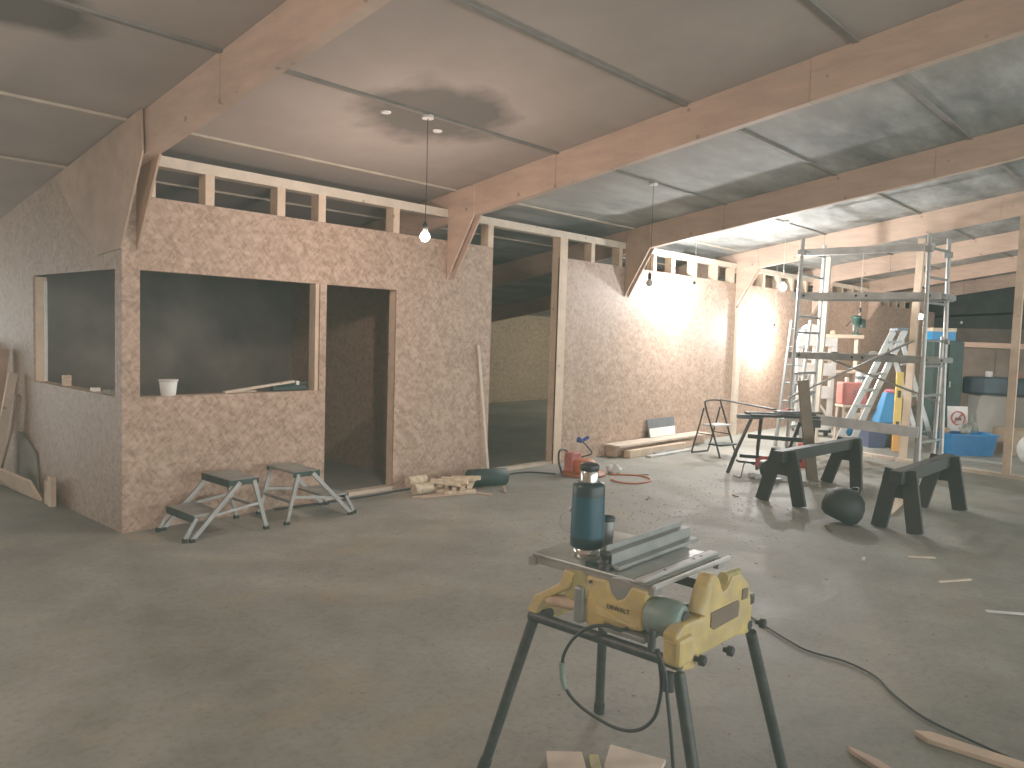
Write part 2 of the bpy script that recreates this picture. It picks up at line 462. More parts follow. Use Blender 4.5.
# ------------------------------------------------------------------ pendant lamps
def pendant(x, y, zb, mat, label, r=.036, cable='cord', zt=None):
    zt = ZC(y) if zt is None else zt
    t = thing('pendant_lamp', (x, y, zt), label, 'lamp', 'pendant bulbs hung from the roof')
    MB().lathe((x, y, zt - .03), [(.045, 0), (.045, .022), (.02, .03)], 16).build('ceiling_rose', 'white', t)
    MB().tube([(x, y, zt - .03), (x + .004, y, (zt + zb) / 2), (x, y, zb + .10)], .0032, 6).build('flex', cable, t)
    MB().lathe((x, y, zb + .035), [(.014, 0), (.02, .012), (.02, .055), (.008, .075)], 16).build('lamp_holder', 'black', t)
    pr = [(0.004, -r), (r * .6, -r * .8), (r * .94, -r * .3), (r, .0), (r * .9, r * .45), (r * .6, r * .85), (.014, r * 1.1)]
    MB().lathe((x, y, zb), pr, 20).build('bulb', mat, t)
    return t
pendant(1.65, -1.35, 2.235, 'bulb_a', 'lit bare bulb hanging in front of the osb wall over the doorway')
pendant(4.74, -1.36, 2.10, 'bulb_off', 'unlit pendant lamp hanging in front of the shaded third beam', cable='cord')
pendant(7.93, -1.41, 2.26, 'bulb_b', 'dazzling bulb hanging beside the left end of the scaffold tower', r=.045, cable='palecord')
pendant(11.0, -1.40, 2.02, 'bulb_off', 'white flex with unlit bulb hanging behind the scaffold platforms', r=.02, cable='wirewhite')
pendant(14.3, -1.42, 2.10, 'bulb_c', 'small lit bulb seen beside the scaffold near upright', r=.05)
pendant(17.4, -1.45, 2.08, 'bulb_off', 'small unlit bulb against the dark end wall', r=.03)
pendant(7.45, -.36, 2.22, 'added_bulb_e', 'added glaring bulb close to the wall left of the fourth frame', cable='palecord')  # lamp added to make the hot spot on the wall of this bay
pendant(10.35, -.25, 1.72, 'added_bulb_d', 'added glaring bulb close to the whitened wall beyond the fourth frame', r=.045, cable='palecord')  # invented lamp that washes out the wall beyond the fourth frame
pendant(-2.6, -2.63, 2.45, 'added_bulb_l', 'added fill bulb in the bay left of the office')  # out-of-view lamp added to brighten the first rafter and the foreground
pendant(11.6, 3.0, 1.8, 'added_bulb_r', 'added fill bulb in the rear space behind the partition', r=.036)  # unseen lamp added to brighten the rear wall

# ------------------------------------------------------------------ new stud partition on the right
r = thing('stud_partition_frame', (8.85, -2.8, 0), 'open timber stud frame with floor plate behind the scaffold', 'stud frame')
MB().bar((9.42, -.95, .022), (8.88, -2.63, .022), .095, .044).build('floor_plate', 'pale', r)
MB().bar((8.86, -2.70, .022), (8.46, -4.6, .022), .095, .044).build('floor_plate', 'pale', r)
for a, b in (((9.26, -1.43, .045), (9.49, -1.41, 2.80)), ((8.88, -2.76, .045), (9.10, -2.77, 2.95)), ((8.56, -4.0, .045), (8.76, -3.97, 3.12))):
    MB().bar(a, b, .085, .06, (1, 0, 0)).build('stud', 'pale' if a[1] > -2 else 'stud', r)

# ------------------------------------------------------------------ flip-over table saw
sw = thing('table_saw', (-.08, -4.42, 0), 'yellow and grey flip-over table saw on black tubular legs', 'table saw')
def P(mb, n, m, bevel=0, parent=None): return mb.build(n, m, parent or sw, bevel)
tb = P(MB().box((-.298, -4.607, .788), (.158, -4.148, .803)), 'tabletop', 'saw_table', .004)
P(MB().box((-.301, -4.607, .770), (-.288, -4.148, .790)).box((-.288, -4.160, .770), (.158, -4.148, .790)).box((.146, -4.607, .770), (.158, -4.160, .790)), 'table_rim', 'saw_edge', parent=tb)
P(MB().box((-.312, -4.168, .762), (-.290, -4.144, .790)), 'corner_catch', 'saw_edge', parent=tb)
P(MB().box((-.305, -4.595, .803), (.162, -4.562, .811)), 'guide_rail', 'alu_light', .002, tb)
P(MB().box((-.288, -4.555, .803), (.158, -4.548, .8045)), 'rail_groove', 'black', parent=tb)
P(MB().box((-.312, -4.640, .795), (.168, -4.626, .806)), 'guide_rail', 'alu_light', .002, tb)
for bx in (-.30, .10): P(MB().box((bx, -4.627, .770), (bx + .04, -4.608, .798)), 'rail_bracket', 'saw_edge', parent=tb)
for hx in (-.16, .02, .07): P(MB().lathe((hx, -4.578, .811), [(.006, 0), (.006, .0012)], 10), 'screw', 'black', parent=tb)
P(MB().box((-.27, -4.385, .803), (.12, -4.375, .8042)), 'blade_slot', 'black', parent=tb)
# fence
fe = P(MB().bar((-.25, -4.414, .837), (.235, -4.40, .837), .006, .066), 'fence', 'alu_dark')
P(MB().bar((-.265, -4.430, .850), (.25, -4.415, .850), .03, .005).bar((-.265, -4.446, .828), (.25, -4.431, .828), .005, .048), 'fence_step', 'alu_dark', parent=fe)
P(MB().bar((-.265, -4.462, .811), (.26, -4.447, .811), .034, .014), 'fence_foot', 'alu_dark', .003, fe)
P(MB().lathe((-.276, -4.43, .803), [(.02, 0), (.02, .018), (.012, .02), (.012, .04), (.019, .043), (.017, .055)], 14), 'clamp_knob', 'black', parent=fe)
P(MB().bar((-.29, -4.365, .809), (-.265, -4.405, .809), .016, .012), 'clamp_bar', 'darkgreen', parent=fe)
# rails
P(MB().tube([(-.315, -4.165, .595), (-.325, -4.74, .605)], .018, 14), 'frame_rail', 'legblack')
P(MB().tube([(.12, -4.15, .595), (.12, -4.74, .605)], .016, 14), 'frame_rail', 'legblack')
P(MB().bar((.13, -4.28, .70), (.13, -4.74, .69), .03, .035), 'upper_rail', 'legblack', .004)
for a, b in (((-.325, -4.185, .585), (-.355, -4.0, .0)), ((.13, -4.15, .6), (.292, -4.035, .0)), ((-.325, -4.735, .58), (-.345, -4.88, .0)), ((.115, -4.745, .585), (.315, -4.815, .0))):
    lg = P(MB().tube([a, b], .0185, 14), 'leg', 'legblack')
    d = (Vector(b) - Vector(a)).normalized(); q = Vector(b)
    P(MB().tube([q - d * .05, q + Vector((0, 0, .004))], .022, 12), 'rubber_foot', 'rubber', parent=lg)
# left end: S-shaped arms tied by a cross member
arm = [(-4.305, .782), (-4.287, .735), (-4.235, .70), (-4.182, .668), (-4.160, .625), (-4.163, .56)]
arm2 = [(-4.178, .56), (-4.192, .60), (-4.20, .638), (-4.225, .668), (-4.27, .695), (-4.32, .725), (-4.335, .782)]
for x0 in (-.325, .07):
    P(MB().prism([(y, z) for y, z in arm] + [(y - .006, z) for y, z in arm2], 0, x0, x0 + .065), 'end_arm', 'yellow', .006)
P(MB().box((-.29, -4.20, .57), (.09, -4.155, .64)), 'end_crosspiece', 'yellow', .008)
# body
bd = P(MB().prism([(-4.385, .78), (-4.465, .78), (-4.475, .745), (-4.50, .725), (-4.528, .74), (-4.552, .782), (-4.61, .782), (-4.60, .735), (-4.595, .655), (-4.52, .645), (-4.46, .648), (-4.455, .625), (-4.405, .618), (-4.375, .635), (-4.385, .70)], 0, -.310, -.24), 'saw_body', 'yellow', .007)
P(MB().prism([(-4.43, .70), (-4.47, .69), (-4.52, .675), (-4.585, .672), (-4.585, .662), (-4.50, .66), (-4.43, .668)], 0, -.318, -.305), 'body_rib', 'yellow', .004, bd)
text_mesh('body_lettering', 'DEWALT', .021, 'black', bd, (-.3125, -4.51, .703), (PI / 2, 0, -PI / 2))
P(MB().lathe((-.318, -4.405, .765), [(.005, 0), (.005, .012)], 10, (1, 0, 0)), 'bolt', 'black', parent=bd)
P(MB().lathe((-.30, -4.507, .735), [(.06, 0), (.07, .004)], 32, (1, 0, 0)), 'saw_blade', 'alu_dark')
P(MB().lathe((-.316, -4.345, .735), [(.048, 0), (.052, .01), (.052, .05), (.045, .06)], 24, (1, 0, 0)), 'gear_housing', 'yellow2')
P(MB().prism([(-4.29, .78), (-4.36, .78), (-4.37, .70), (-4.30, .70)], 0, -.308, -.25), 'guard_bracket', 'yellow2', .006)
P(MB().tube([(-.305, -4.225, .662), (-.305, -4.245, .666), (-.305, -4.33, .672), (-.305, -4.352, .676)], [.015, .02, .02, .017], 16), 'lift_handle', 'pink')
P(MB().box((-.33, -4.385, .625), (-.27, -4.350, .745)), 'arm_pivot', 'alu_dark', .01)
P(MB().tube([(-.30, -4.24, .62), (-.30, -4.20, .60)], .014, 10), 'lock_knob', 'black')
mo = P(MB().lathe((-.275, -4.60, .705), [(.05, 0), (.055, .012), (.057, .05), (.055, .085), (.048, .105), (.034, .113), (.032, .106), (.014, .106)], 32, (0.12, -1, .02)), 'motor', 'motor')
P(MB().lathe((-.2615, -4.712, .707), [(.03, 0), (.028, .004)], 20, (0.12, -1, .02)), 'motor_vent', 'legblack', parent=mo)
P(MB().box((-.33, -4.62, .63), (-.25, -4.47, .648)), 'under_tray', 'alu_dark', .004)
# right end casting
rc = P(MB().prism([(-0.353, 0.695), (-0.341, 0.610), (-0.335, 0.585), (-0.236, 0.563), (-0.212, 0.595), (0.027, 0.592), (0.070, 0.582), (0.121, 0.576), (0.140, 0.660), (0.102, 0.752), (0.046, 0.793), (-0.020, 0.800), (-0.048, 0.765), (-0.078, 0.762), (-0.106, 0.810), (-0.133, 0.830), (-0.163, 0.826), (-0.180, 0.800), (-0.168, 0.755), (-0.200, 0.708), (-0.245, 0.715), (-0.302, 0.716)], 1, -4.69, -4.738), 'end_casting', 'yellow', .009)
P(MB().prism([(-.155, .715), (.022, .712), (.03, .70), (.025, .66), (-.135, .658), (-.155, .67)], 1, -4.7385, -4.742), 'label_panel', 'oldwood', parent=rc)
P(MB().prism([(.05, .742), (.09, .738), (.085, .705), (.048, .707)], 1, -4.7385, -4.742), 'small_label', 'oldwood', parent=rc)
P(MB().tube([(-.195, -4.715, .715), (-.16, -4.715, .79)], .030, 14), 'casting_rib', 'yellow', parent=rc)
P(MB().tube([(-.04, -4.715, .792), (.06, -4.715, .787)], .018, 14), 'carry_grip', 'yellow2', parent=rc)
P(MB().box((-.352, -4.752, .60), (-.265, -4.69, .685)), 'corner_block', 'yellow', .014, rc)
for kx, ky, kz in ((-.24, -4.80, .598), (.165, -4.80, .605), (-.06, -4.80, .575)):
    P(MB().lathe((kx, ky + .062, kz), [(.008, 0), (.008, .012), (.016, .014), (.016, .03), (.012, .033)], 14, (.15, -1, 0)), 'lock_knob', 'black', parent=rc)
P(MB().tube([(-.385, -4.735, .60), (-.387, -4.74, .548)], .016, 12), 'stop_foot', 'rubber', parent=rc)
P(MB().tube([(-.405, -4.69, .655), (-.405, -4.69, .715)], .011, 10), 'cord_hook', 'legblack', parent=rc)
cp = [(-.30, -4.55, .655), (-.33, -4.534, .65), (-.36, -4.50, .662), (-.365, -4.44, .64), (-.365, -4.385, .59), (-.365, -4.35, .53), (-.365, -4.344, .475), (-.365, -4.36, .425), (-.365, -4.40, .393), (-.365, -4.474, .372), (-.365, -4.567, .366), (-.367, -4.636, .39), (-.37, -4.685, .441), (-.375, -4.705, .501), (-.38, -4.712, .562), (-.395, -4.705, .66)]
cd = P(MB().tube(spline(cp, 5), .0055, 8), 'power_cord', 'cord')
P(MB().tube(spline([(-.365, -4.343, .50), (-.365, -4.348, .45), (-.365, -4.362, .42)], 4), .010, 10), 'cord_sleeve', 'motor', parent=cd)
P(MB().tube(spline([(-.395, -4.70, .66), (-.40, -4.735, .60), (-.40, -4.744, .54), (-.40, -4.762, .43), (-.395, -4.775, .30), (-.38, -4.79, .12), (-.33, -4.84, .03), (-.25, -4.95, .012), (-.1, -5.05, .008)], 6), .0055, 8), 'power_cord', 'cord')

# flask and cup on the saw table
fx_, fy_, fz_ = -.205, -4.305, .8045
fl = thing('vacuum_flask', (fx_, fy_, fz_), 'dark teal vacuum flask with steel neck standing on the saw table', 'flask')
MB().lathe((fx_, fy_, fz_), [(.043, 0), (.046, .004), (.046, .034), (.042, .036)], 32).build('steel_base', 'steel', fl)
MB().lathe((fx_, fy_, fz_), [(.050, .034), (.056, .038), (.0565, .07)], 32).build('lower_band', 'tealdark', fl)
MB().lathe((fx_, fy_, fz_), [(.0565, .07), (.0565, .095), (.055, .16), (.054, .205)], 32).build('body', 'teal', fl)
MB().lathe((fx_, fy_, fz_), [(.054, .205), (.0535, .235), (.050, .248), (.036, .252)], 32).build('shoulder', 'tealdark', fl)
MB().lathe((fx_, fy_, fz_), [(.030, .25), (.030, .285), (.028, .288)], 28).build('neck', 'steel', fl)
MB().lathe((fx_, fy_, fz_), [(.026, .286), (.032, .290), (.0325, .305), (.028, .312), (.012, .315)], 24).build('stopper', 'black', fl)
MB().tube(spline([(fx_ - .028, fy_ + .045, fz_ + .15), (fx_ - .045, fy_ + .075, fz_ + .135), (fx_ - .04, fy_ + .085, fz_ + .10), (fx_ - .03, fy_ + .07, fz_ + .075), (fx_ - .02, fy_ + .05, fz_ + .08)], 6), .002, 6).build('carry_cord', 'palecord', fl)
MB().blob((fx_ - .031, fy_ + .049, fz_ + .155), (.006, .006, .008), 3).build('cord_toggle', 'white', fl)
cx_, cy_ = -.085, -4.30
cu = thing('tumbler', (cx_, cy_, fz_), 'slim shiny dark steel tumbler beside the flask on saw table', 'cup')
MB().lathe((cx_, cy_, fz_), [(.020, 0), (.021, .004), (.026, .10), (.0255, .102)], 24).build('cup_body', 'alu_dark', cu)
MB().lathe((cx_, cy_, fz_), [(.0262, .10), (.027, .104), (.027, .114), (.023, .115), (.022, .105)], 24).build('rim', 'tealdark', cu)

# ------------------------------------------------------------------ step stools
def stool_parts():
    t = thing('step_stool', (0, 0, 0), 'grey two-step aluminium stool with dark tread fronts by the osb counter, left one', 'step stool', 'step stools by the counter')
    Q = lambda mb, n, m, b=0, p=None: mb.build(n, m, p or t, b)
    ts = Q(MB().box((.0, -.21, .385), (.23, .21, .405)), 'top_step', 'alu_dark', .008)
    Q(MB().box((-.008, -.21, .35), (.004, .21, .40)).box((.0, -.215, .36), (.23, -.208, .40)).box((.0, .208, .36), (.23, .215, .40)), 'step_lip', 'darkgreen', 0, ts)
    ls = Q(MB().box((-.27, -.21, .165), (-.05, .21, .185)), 'lower_step', 'alu_dark', .008)
    Q(MB().box((-.278, -.21, .13), (-.266, .21, .182)), 'step_lip', 'darkgreen', 0, ls)
    for s in (-1, 1):
        y = s * .225
        a = Q(MB().bar((.07, y, .385), (-.29, y, .015), .022, .03), 'front_rail', 'alu')
        Q(MB().box((-.305, y - .016, 0), (-.27, y + .016, .025)), 'rubber_foot', 'rubber', 0, a)
        b = Q(MB().bar((.19, y * .95, .385), (.29, y, .015), .02, .028), 'rear_leg', 'alu')
        Q(MB().box((.27, y - .015, 0), (.308, y + .015, .025)), 'rubber_foot', 'rubber', 0, b)
        c = Q(MB().bar((-.25, y * .93, .165), (-.335, y * .93, .012), .018, .022), 'support_leg', 'alu')
        Q(MB().box((-.35, y * .93 - .013, 0), (-.32, y * .93 + .013, .03)), 'rubber_foot', 'rubber', 0, c)
        Q(MB().bar((-.14, y * .97, .165), (.235, y * .97, .21), .014, .02), 'side_strut', 'alu')
    Q(MB().bar((.25, -.2, .17), (.25, .2, .17), .016, .02), 'rear_brace', 'alu_dark')
    return t
st = stool_parts(); st.location = (.545, -.325, 0); st.rotation_euler = (0, 0, .0)
st['label'] = 'two-step folding stool with lower step facing left, nearest the office corner'
dup(st, (1.315, -.33, 0), PI - .05, 'two-step folding stool with lower step facing the doorway')

# ------------------------------------------------------------------ things on the counter
bk = thing('bucket', (.36, .06, .985), 'small white plastic tub on the counter near the corner post', 'tub')
MB().lathe((.36, .06, .985), [(.048, 0), (.052, .004), (.066, .118), (.062, .118), (.047, .012), (.002, .01)], 28).build('tub_body', 'white', bk)
MB().lathe((.36, .06, .985), [(.0665, .11), (.071, .112), (.071, .122), (.0645, .123)], 28).build('rim', 'white', bk)
tag(MB().bar((.80, .045, .995), (1.42, .03, 1.07), .04, .018).build('wooden_strip', 'pale', org=(1.1, .06, .985)), 'pale wooden strip propped on the counter end', 'strip')
tag(MB().bar((.86, .085, .993), (1.1, .09, .993), .03, .016).build('wooden_strip', 'stud', org=(.95, .03, .985)), 'short timber offcut lying flat under the propped strip', 'strip')
hz = thing('caulking_gun', (1.45, .07, .985), 'dark green tool with grey clip lying at right end of the counter', 'tool')
MB().bar((1.24, .085, 1.011), (1.58, .088, 1.011), .045, .05).build('tool_body', 'darkgreen', hz, .012)
MB().bar((1.32, .086, 1.045), (1.60, .09, 1.05), .025, .025).build('tool_handle', 'black', hz, .006)
MB().box((1.47, .065, 1.034), (1.50, .107, 1.068)).build('clip', 'white', hz, .003)
for (y, w, h, m, lab) in ((1.28, .05, .09, 'stud', 'small pale wood block on the left window sill, farther one'), (.66, .05, .03, 'white', 'small white scrap in the middle of the left window sill'), (.36, .16, .035, 'panelgrey', 'flat grey offcut on the left window sill by the corner post'), (.19, .05, .05, 'darkgreen', 'dark little box on the left window sill against the corner post')):
    mbx = MB().box((.03, y - w / 2, .984), (.09, y + w / 2, .984 + h))
    if m == 'stud': mbx.box((.02, y - .06, 1.03), (.08, y - .01, 1.06))
    tag(mbx.build('sill_offcut', m, org=(.06, y, .984), bevel=.004), lab, 'offcut')

# ------------------------------------------------------------------ boards leaning on the left wall
def leaner(ybot, ytop, xbot, ztop, w, th, mat, label, xtop=-.03, face=(1, 0, 0)):
    a, b = Vector((xbot, ybot, .004)), Vector((xtop, ytop, ztop))
    tag(MB().bar(a, b, w, th, face).build('leaning_board', mat, org=(xbot, ybot, 0)), label, 'board', 'boards leaning by the office')
leaner(2.98, 2.92, -.22, 1.30, .15, .022, 'stud', 'leftmost leaning board, partly cut by the photo edge', -.10, (0, 1, 0))
leaner(2.62, 2.50, -.22, 1.25, .16, .022, 'rafter', 'wide brown board leaning beside the leftmost board', -.10, (0, 1, 0))
leaner(2.28, 2.20, -.24, 1.04, .07, .03, 'pale', 'narrow pale batten leaning in front of the wide brown board', -.075, (0, 1, 0))
leaner(2.46, 2.12, -.15, .84, .06, .02, 'gusset', 'short dull batten leaning right of the pale batten', -.045)
tag(MB().prism([(1.74, .02), (2.30, .02), (2.30, .50), (2.12, .50), (1.80, .36)], 0, -.022, -.006).build('leaning_sheet', 'panelgrey', org=(-.06, 2, 0)), 'dark offcut panel with slanted top leaning at the foot of the left wall', 'panel')
tag(MB().bar((-.20, 2.35, .13), (-.13, 1.43, .10), .022, .20, (-.5, 0, 1)).build('floor_board', 'stud', org=(-.17, 1.9, 0)), 'wide brown board on edge at the foot of the left wall', 'board')
tag(MB().box((-.09, 1.24, .003), (-.05, 1.36, .20)).box((-.10, 1.17, .003), (-.06, 1.24, .25)).build('timber_scrap', 'stud', org=(-.07, 1.27, 0)), 'short upright scrap at right end of the floor boards', 'offcut')

# baton by the opening
tag(MB().bar((3.72, -.10, .004), (3.60, -.012, 1.40), .035, .02, (0, 1, 0)).build('leaning_batten', 'pale', org=(3.71, -.06, 0)), 'thin pale batten leaning on the wall left of the tall opening', 'batten')

# ------------------------------------------------------------------ heap by the wall: rolls, straw sticks, green roll
ro = thing('foam_roll', (2.85, -.22, 0), 'short cream double roll at left of the stick heap', 'roll')
for k, (dy, dz) in enumerate(((-.09, .05), (.0, .11))):
    MB().tube([(2.50, -.22 + dy, dz), (2.70, -.24 + dy, dz)], .05, 16).build('roll', 'cream', ro)
rnd = random.Random(3)
for k in range(15):
    lay, i = divmod(k, 5)
    A0 = (-.35, .75, -1.0)[lay]
    ang = A0 + rnd.uniform(-.1, .1); L = rnd.uniform(.12, .19) * (1 - .1 * lay)
    d = Vector((math.cos(ang), math.sin(ang), 0)) * L
    c = Vector((2.93, -.42, .02 + lay * .043)) + Vector((-math.sin(A0), math.cos(A0), 0)) * ((i - 2) * .074) + Vector((math.cos(A0), math.sin(A0), 0)) * rnd.uniform(-.07, .07)
    d.z = rnd.uniform(-.018, .018) if lay else 0
    tag(MB().bar(c - d, c + d, .042, .036).build('kindling_stick', 'cream', org=c), 'cream wood offcut stick in the jumbled heap by the wall', 'stick', 'pale sticks in the heap by the wall')
for k, (a, b) in enumerate((((2.45, -.46, .008), (2.98, -.62, .008)), ((2.40, -.40, .008), (2.85, -.50, .008)), ((2.98, -.50, .008), (3.05, -.80, .008)), ((3.22, -.82, .008), (3.36, -.66, .03)))):
    tag(MB().bar(a, b, .018, .012).build('thin_stick', 'rafter', org=a), ['long thin stick on floor nearest the viewer of the heap', 'thin stick lying behind the long one left of the heap', 'thin stick pointing out in front of the heap', 'twig on the floor in front of the green roll'][k], 'stick')
gr = thing('green_roll', (3.42, -.42, 0), 'dark green cylindrical roll lying by the wall right of the stick heap', 'roll')
MB().lathe((3.17, -.34, .085), [(.07, 0), (.085, .01), (.085, .42), (.07, .43), (.03, .432)], 24, (.86, -.34, 0)).build('roll_body', 'darkgreen', gr)
MB().lathe((3.20, -.352, .085), [(.0865, 0), (.0865, .03)], 24, (.86, -.34, 0)).build('band', 'black', gr)

# ------------------------------------------------------------------ cable reel and its leads
rl = thing('cable_reel', (4.62, -.62, 0), 'orange cable reel lying on floor with upright handle frame', 'cable reel')
MB().lathe((4.66, -.66, 0), [(.24, 0), (.25, .012), (.24, .03), (.09, .034)], 30).build('lower_flange', 'orange', rl)
MB().lathe((4.66, -.66, .03), [(.12, 0), (.12, .03), (.13, .06), (.13, .12), (.09, .14)], 24).build('wound_cable', 'orangecord', rl)
MB().box((4.53, -.60, .03), (4.70, -.48, .24)).build('socket_box', 'red', rl, .015)
MB().tube(spline([(4.45, -.52, .02), (4.42, -.50, .14), (4.43, -.49, .25), (4.52, -.47, .27), (4.60, -.48, .24)], 5), .012, 8).build('handle', 'black', rl)
pl = MB().tube(spline([(4.70, -.58, .18), (4.80, -.66, .22), (4.77, -.62, .30), (4.70, -.58, .37)], 6), .009, 8).build('plug_lead', 'cord', rl)
MB().lathe((4.715, -.59, .36), [(.018, 0), (.032, .01), (.032, .06), (.024, .065)], 14, (-.6, .5, .3)).lathe((4.72, -.6, .37), [(.02, 0), (.02, .07)], 10, (.5, -.3, .35)).build('plug', 'plugblue', pl)
tag(MB().tube(spline([(4.40, -.48, .01), (4.2, -.2, .01), (3.75, -.17, .01), (3.4, -.2, .01), (2.9, -.13, .01), (2.5, -.10, .01), (2.2, -.12, .01), (1.7, -.10, .01), (1.2, -.06, .01)], 6), .009, 8).build('extension_cable', 'cord', org=(3, -.2, 0)), 'black cable running along the foot of the wall from the reel', 'cable')
tag(MB().tube(spline([(4.86, -.88, .01), (4.95, -.97, .01), (5.05, -1.10, .01), (5.03, -1.26, .01), (4.88, -1.38, .01), (4.68, -1.38, .01), (4.55, -1.27, .012), (4.58, -1.10, .012), (4.72, -1.02, .012)], 7), .009, 8).build('cable_loop', 'orangecord', org=(4.8, -1.1, 0)), 'orange cable loop lying on floor right of the reel', 'cable')
tag(MB().blob((5.0, -.83, .045), (.10, .07, .05), 11, .35).build('plastic_wrap', 'sackwhite', org=(5.0, -.83, 0)), 'crumpled clear plastic scrap on floor behind the flask', 'litter')

# ------------------------------------------------------------------ timber stack by the wall
def beam(a, b, w, h, mat, label, name='stacked_timber', grp='timbers stacked along the wall'):
    tag(MB().bar(a, b, w, h).build(name, mat, org=a), label, 'timber', grp)
beam((5.98, -.10, .07), (8.30, -.10, .07), .15, .13, 'rafter', 'thick timber at back of the low stack along the wall')
beam((6.05, -.30, .05), (7.40, -.32, .05), .10, .09, 'stud', 'timber lying in front of the thick one in the stack')
beam((5.93, -.15, .15), (8.25, -.17, .15), .26, .022, 'pale', 'flat pale board laid on top of the low timber stack')
beam((6.30, -.46, .014), (7.35, -.47, .014), .09, .024, 'alu_light', 'white flat strip on floor in front of the timber stack', 'floor_strip', None)
beam((6.55, -.40, .02), (7.1, -.385, .02), .05, .03, 'alu_dark', 'thin grey strip between the stack and the white strip', 'floor_strip', None)
pb = thing('propped_sheet', (7.25, -.10, .165), 'square slate grey panel with white lower half propped on the timber stack', 'panel')
MB().bar((7.25, -.085, .168), (7.25, -.035, .415), .70, .012, (0, 1, .2)).build('panel_board', 'slate', pb)
MB().bar((7.25, -.094, .170), (7.25, -.070, .29), .66, .004, (0, 1, .2)).build('white_face', 'whitedirty', pb)
beam((7.40, -.26, .05), (7.75, -.24, .05), .09, .085, 'rafter', 'short round-looking timber end by the black step ladder')

# ------------------------------------------------------------------ small black step ladder
sl = thing('step_ladder', (7.15, -.75, 0), 'small black folding step ladder with two steps and tall hoop handle', 'step ladder')
A = Vector
def mixv(a, b, t): return a * (1 - t) + b * t
aA, aB = A((7.09, -.80, .68)), A((7.42, -.86, .68))
f1, f2, f3, f4 = A((7.16, -.60, 0)), A((7.04, -1.08, 0)), A((7.39, -1.13, 0)), A((7.50, -.66, 0))
MB().tube(spline([f2, mixv(f2, aA, .5), mixv(f2, aA, .96), mixv(aA, aB, .12) + A((0, 0, .045)), mixv(aA, aB, .88) + A((0, 0, .045)), mixv(f3, aB, .96), mixv(f3, aB, .5), f3], 6), .013, 8).build('hoop_frame', 'black', sl)
MB().tube(spline([mixv(f1, aA, .93), mixv(f1, aA, .5), f1 + A((0, 0, .03)), mixv(f1, f4, .15) + A((0, 0, .014)), mixv(f1, f4, .85) + A((0, 0, .014)), f4 + A((0, 0, .03)), mixv(f4, aB, .5), mixv(f4, aB, .93)], 6), .012, 8).build('rear_frame', 'black', sl)
for q_, m_ in ((.60, 'alu_light'), (.24, 'darkgreen')):
    u_ = mixv(f2, aA, q_) + A((0, .03, 0)); v_ = mixv(f3, aB, q_) + A((0, .03, 0))
    MB().bar(u_, v_, .20, .022).build('tread', m_, sl)
MB().tube([mixv(f2, aA, .42), mixv(f1, aA, .42)], .008, 6).build('side_stay', 'black', sl)
MB().tube([mixv(f3, aB, .42), mixv(f4, aB, .42)], .008, 6).build('side_stay', 'black', sl)

# ------------------------------------------------------------------ folding workbench
wb = thing('folding_workbench', (6.55, -2.0, 0), 'black folding workbench with splayed legs in front of the scaffold', 'workbench')
W = lambda mb, n, m, b=0: mb.build(n, m, wb, b)
W(MB().bar((6.24, -1.68, .655), (6.42, -1.90, .655), .12, .05), 'jaw_end', 'slate', .008)
W(MB().bar((6.36, -1.72, .69), (6.86, -2.34, .69), .12, .03), 'jaw', 'darkwood', .004)
W(MB().bar((6.30, -1.82, .675), (6.78, -2.42, .675), .12, .03), 'jaw', 'darkwood', .004)
W(MB().bar((6.74, -2.22, .60), (6.86, -2.40, .60), .16, .09), 'vice_block', 'black', .01)
for (t_, f_) in (((6.36, -1.80, .64), (6.10, -1.66, 0.0)), ((6.44, -1.88, .64), (6.30, -1.92, .05)), ((6.74, -2.22, .6), (6.70, -2.05, 0.0)), ((6.80, -2.36, .6), (6.64, -2.42, 0))):
    t_, f_ = A(t_), A(f_); k_ = mixv(t_, f_, .62) + A((.02, .02, 0))
    W(MB().bar(t_, k_, .035, .028).bar(k_, f_, .035, .028), 'leg', 'black')
W(MB().bar((6.30, -1.79, .43), (6.72, -2.27, .40), .03, .05), 'cross_bar', 'black', .004)
W(MB().bar((6.22, -1.74, .20), (6.66, -2.30, .17), .03, .04), 'lower_rail', 'black', .004)
W(MB().bar((6.20, -1.72, .14), (6.58, -2.16, .11), .12, .025), 'foot_step', 'black', .004)
# long dark bar from ladder to bench, and the odds on top
tag(MB().bar((7.30, -.93, .742), (6.46, -2.02, .752), .06, .016).build('long_bar', 'darkwood', org=(6.9, -1.45, .72)), 'long dark flat bar spanning from step ladder to the workbench', 'bar')
tag(MB().bar((6.46, -2.02, .726), (6.86, -2.42, .722), .05, .024).build('flat_bar', 'legblack', org=(6.6, -2.1, .7)), 'dark bar lying along the workbench jaws', 'bar')
pl_ = thing('pliers', (6.66, -2.06, .71), 'red handled pliers lying on the workbench', 'pliers')
MB().tube(spline([(6.61, -2.03, .722), (6.66, -2.05, .735), (6.73, -2.09, .742)], 4), .012, 8).build('handle', 'brightred', pl_)
MB().tube(spline([(6.60, -2.09, .722), (6.66, -2.10, .752), (6.74, -2.09, .744)], 4), .012, 8).build('handle', 'brightred', pl_)
MB().bar((6.73, -2.09, .742), (6.79, -2.12, .738), .022, .014).build('jaws', 'black', pl_)
gn = thing('clamp', (6.72, -2.14, .71), 'pale metal clamp lying on the workbench beside the pliers', 'clamp')
MB().bar((6.74, -2.18, .72), (6.86, -2.30, .72), .025, .02).build('bar', 'alu_light', gn)
MB().bar((6.76, -2.20, .73), (6.77, -2.21, .76), .03, .03).bar((6.84, -2.28, .73), (6.84, -2.28, .765), .025, .02).build('head', 'alu_light', gn)
rt = thing('red_canister', (7.3, -2.1, 0), 'red container seen under the workbench', 'container')
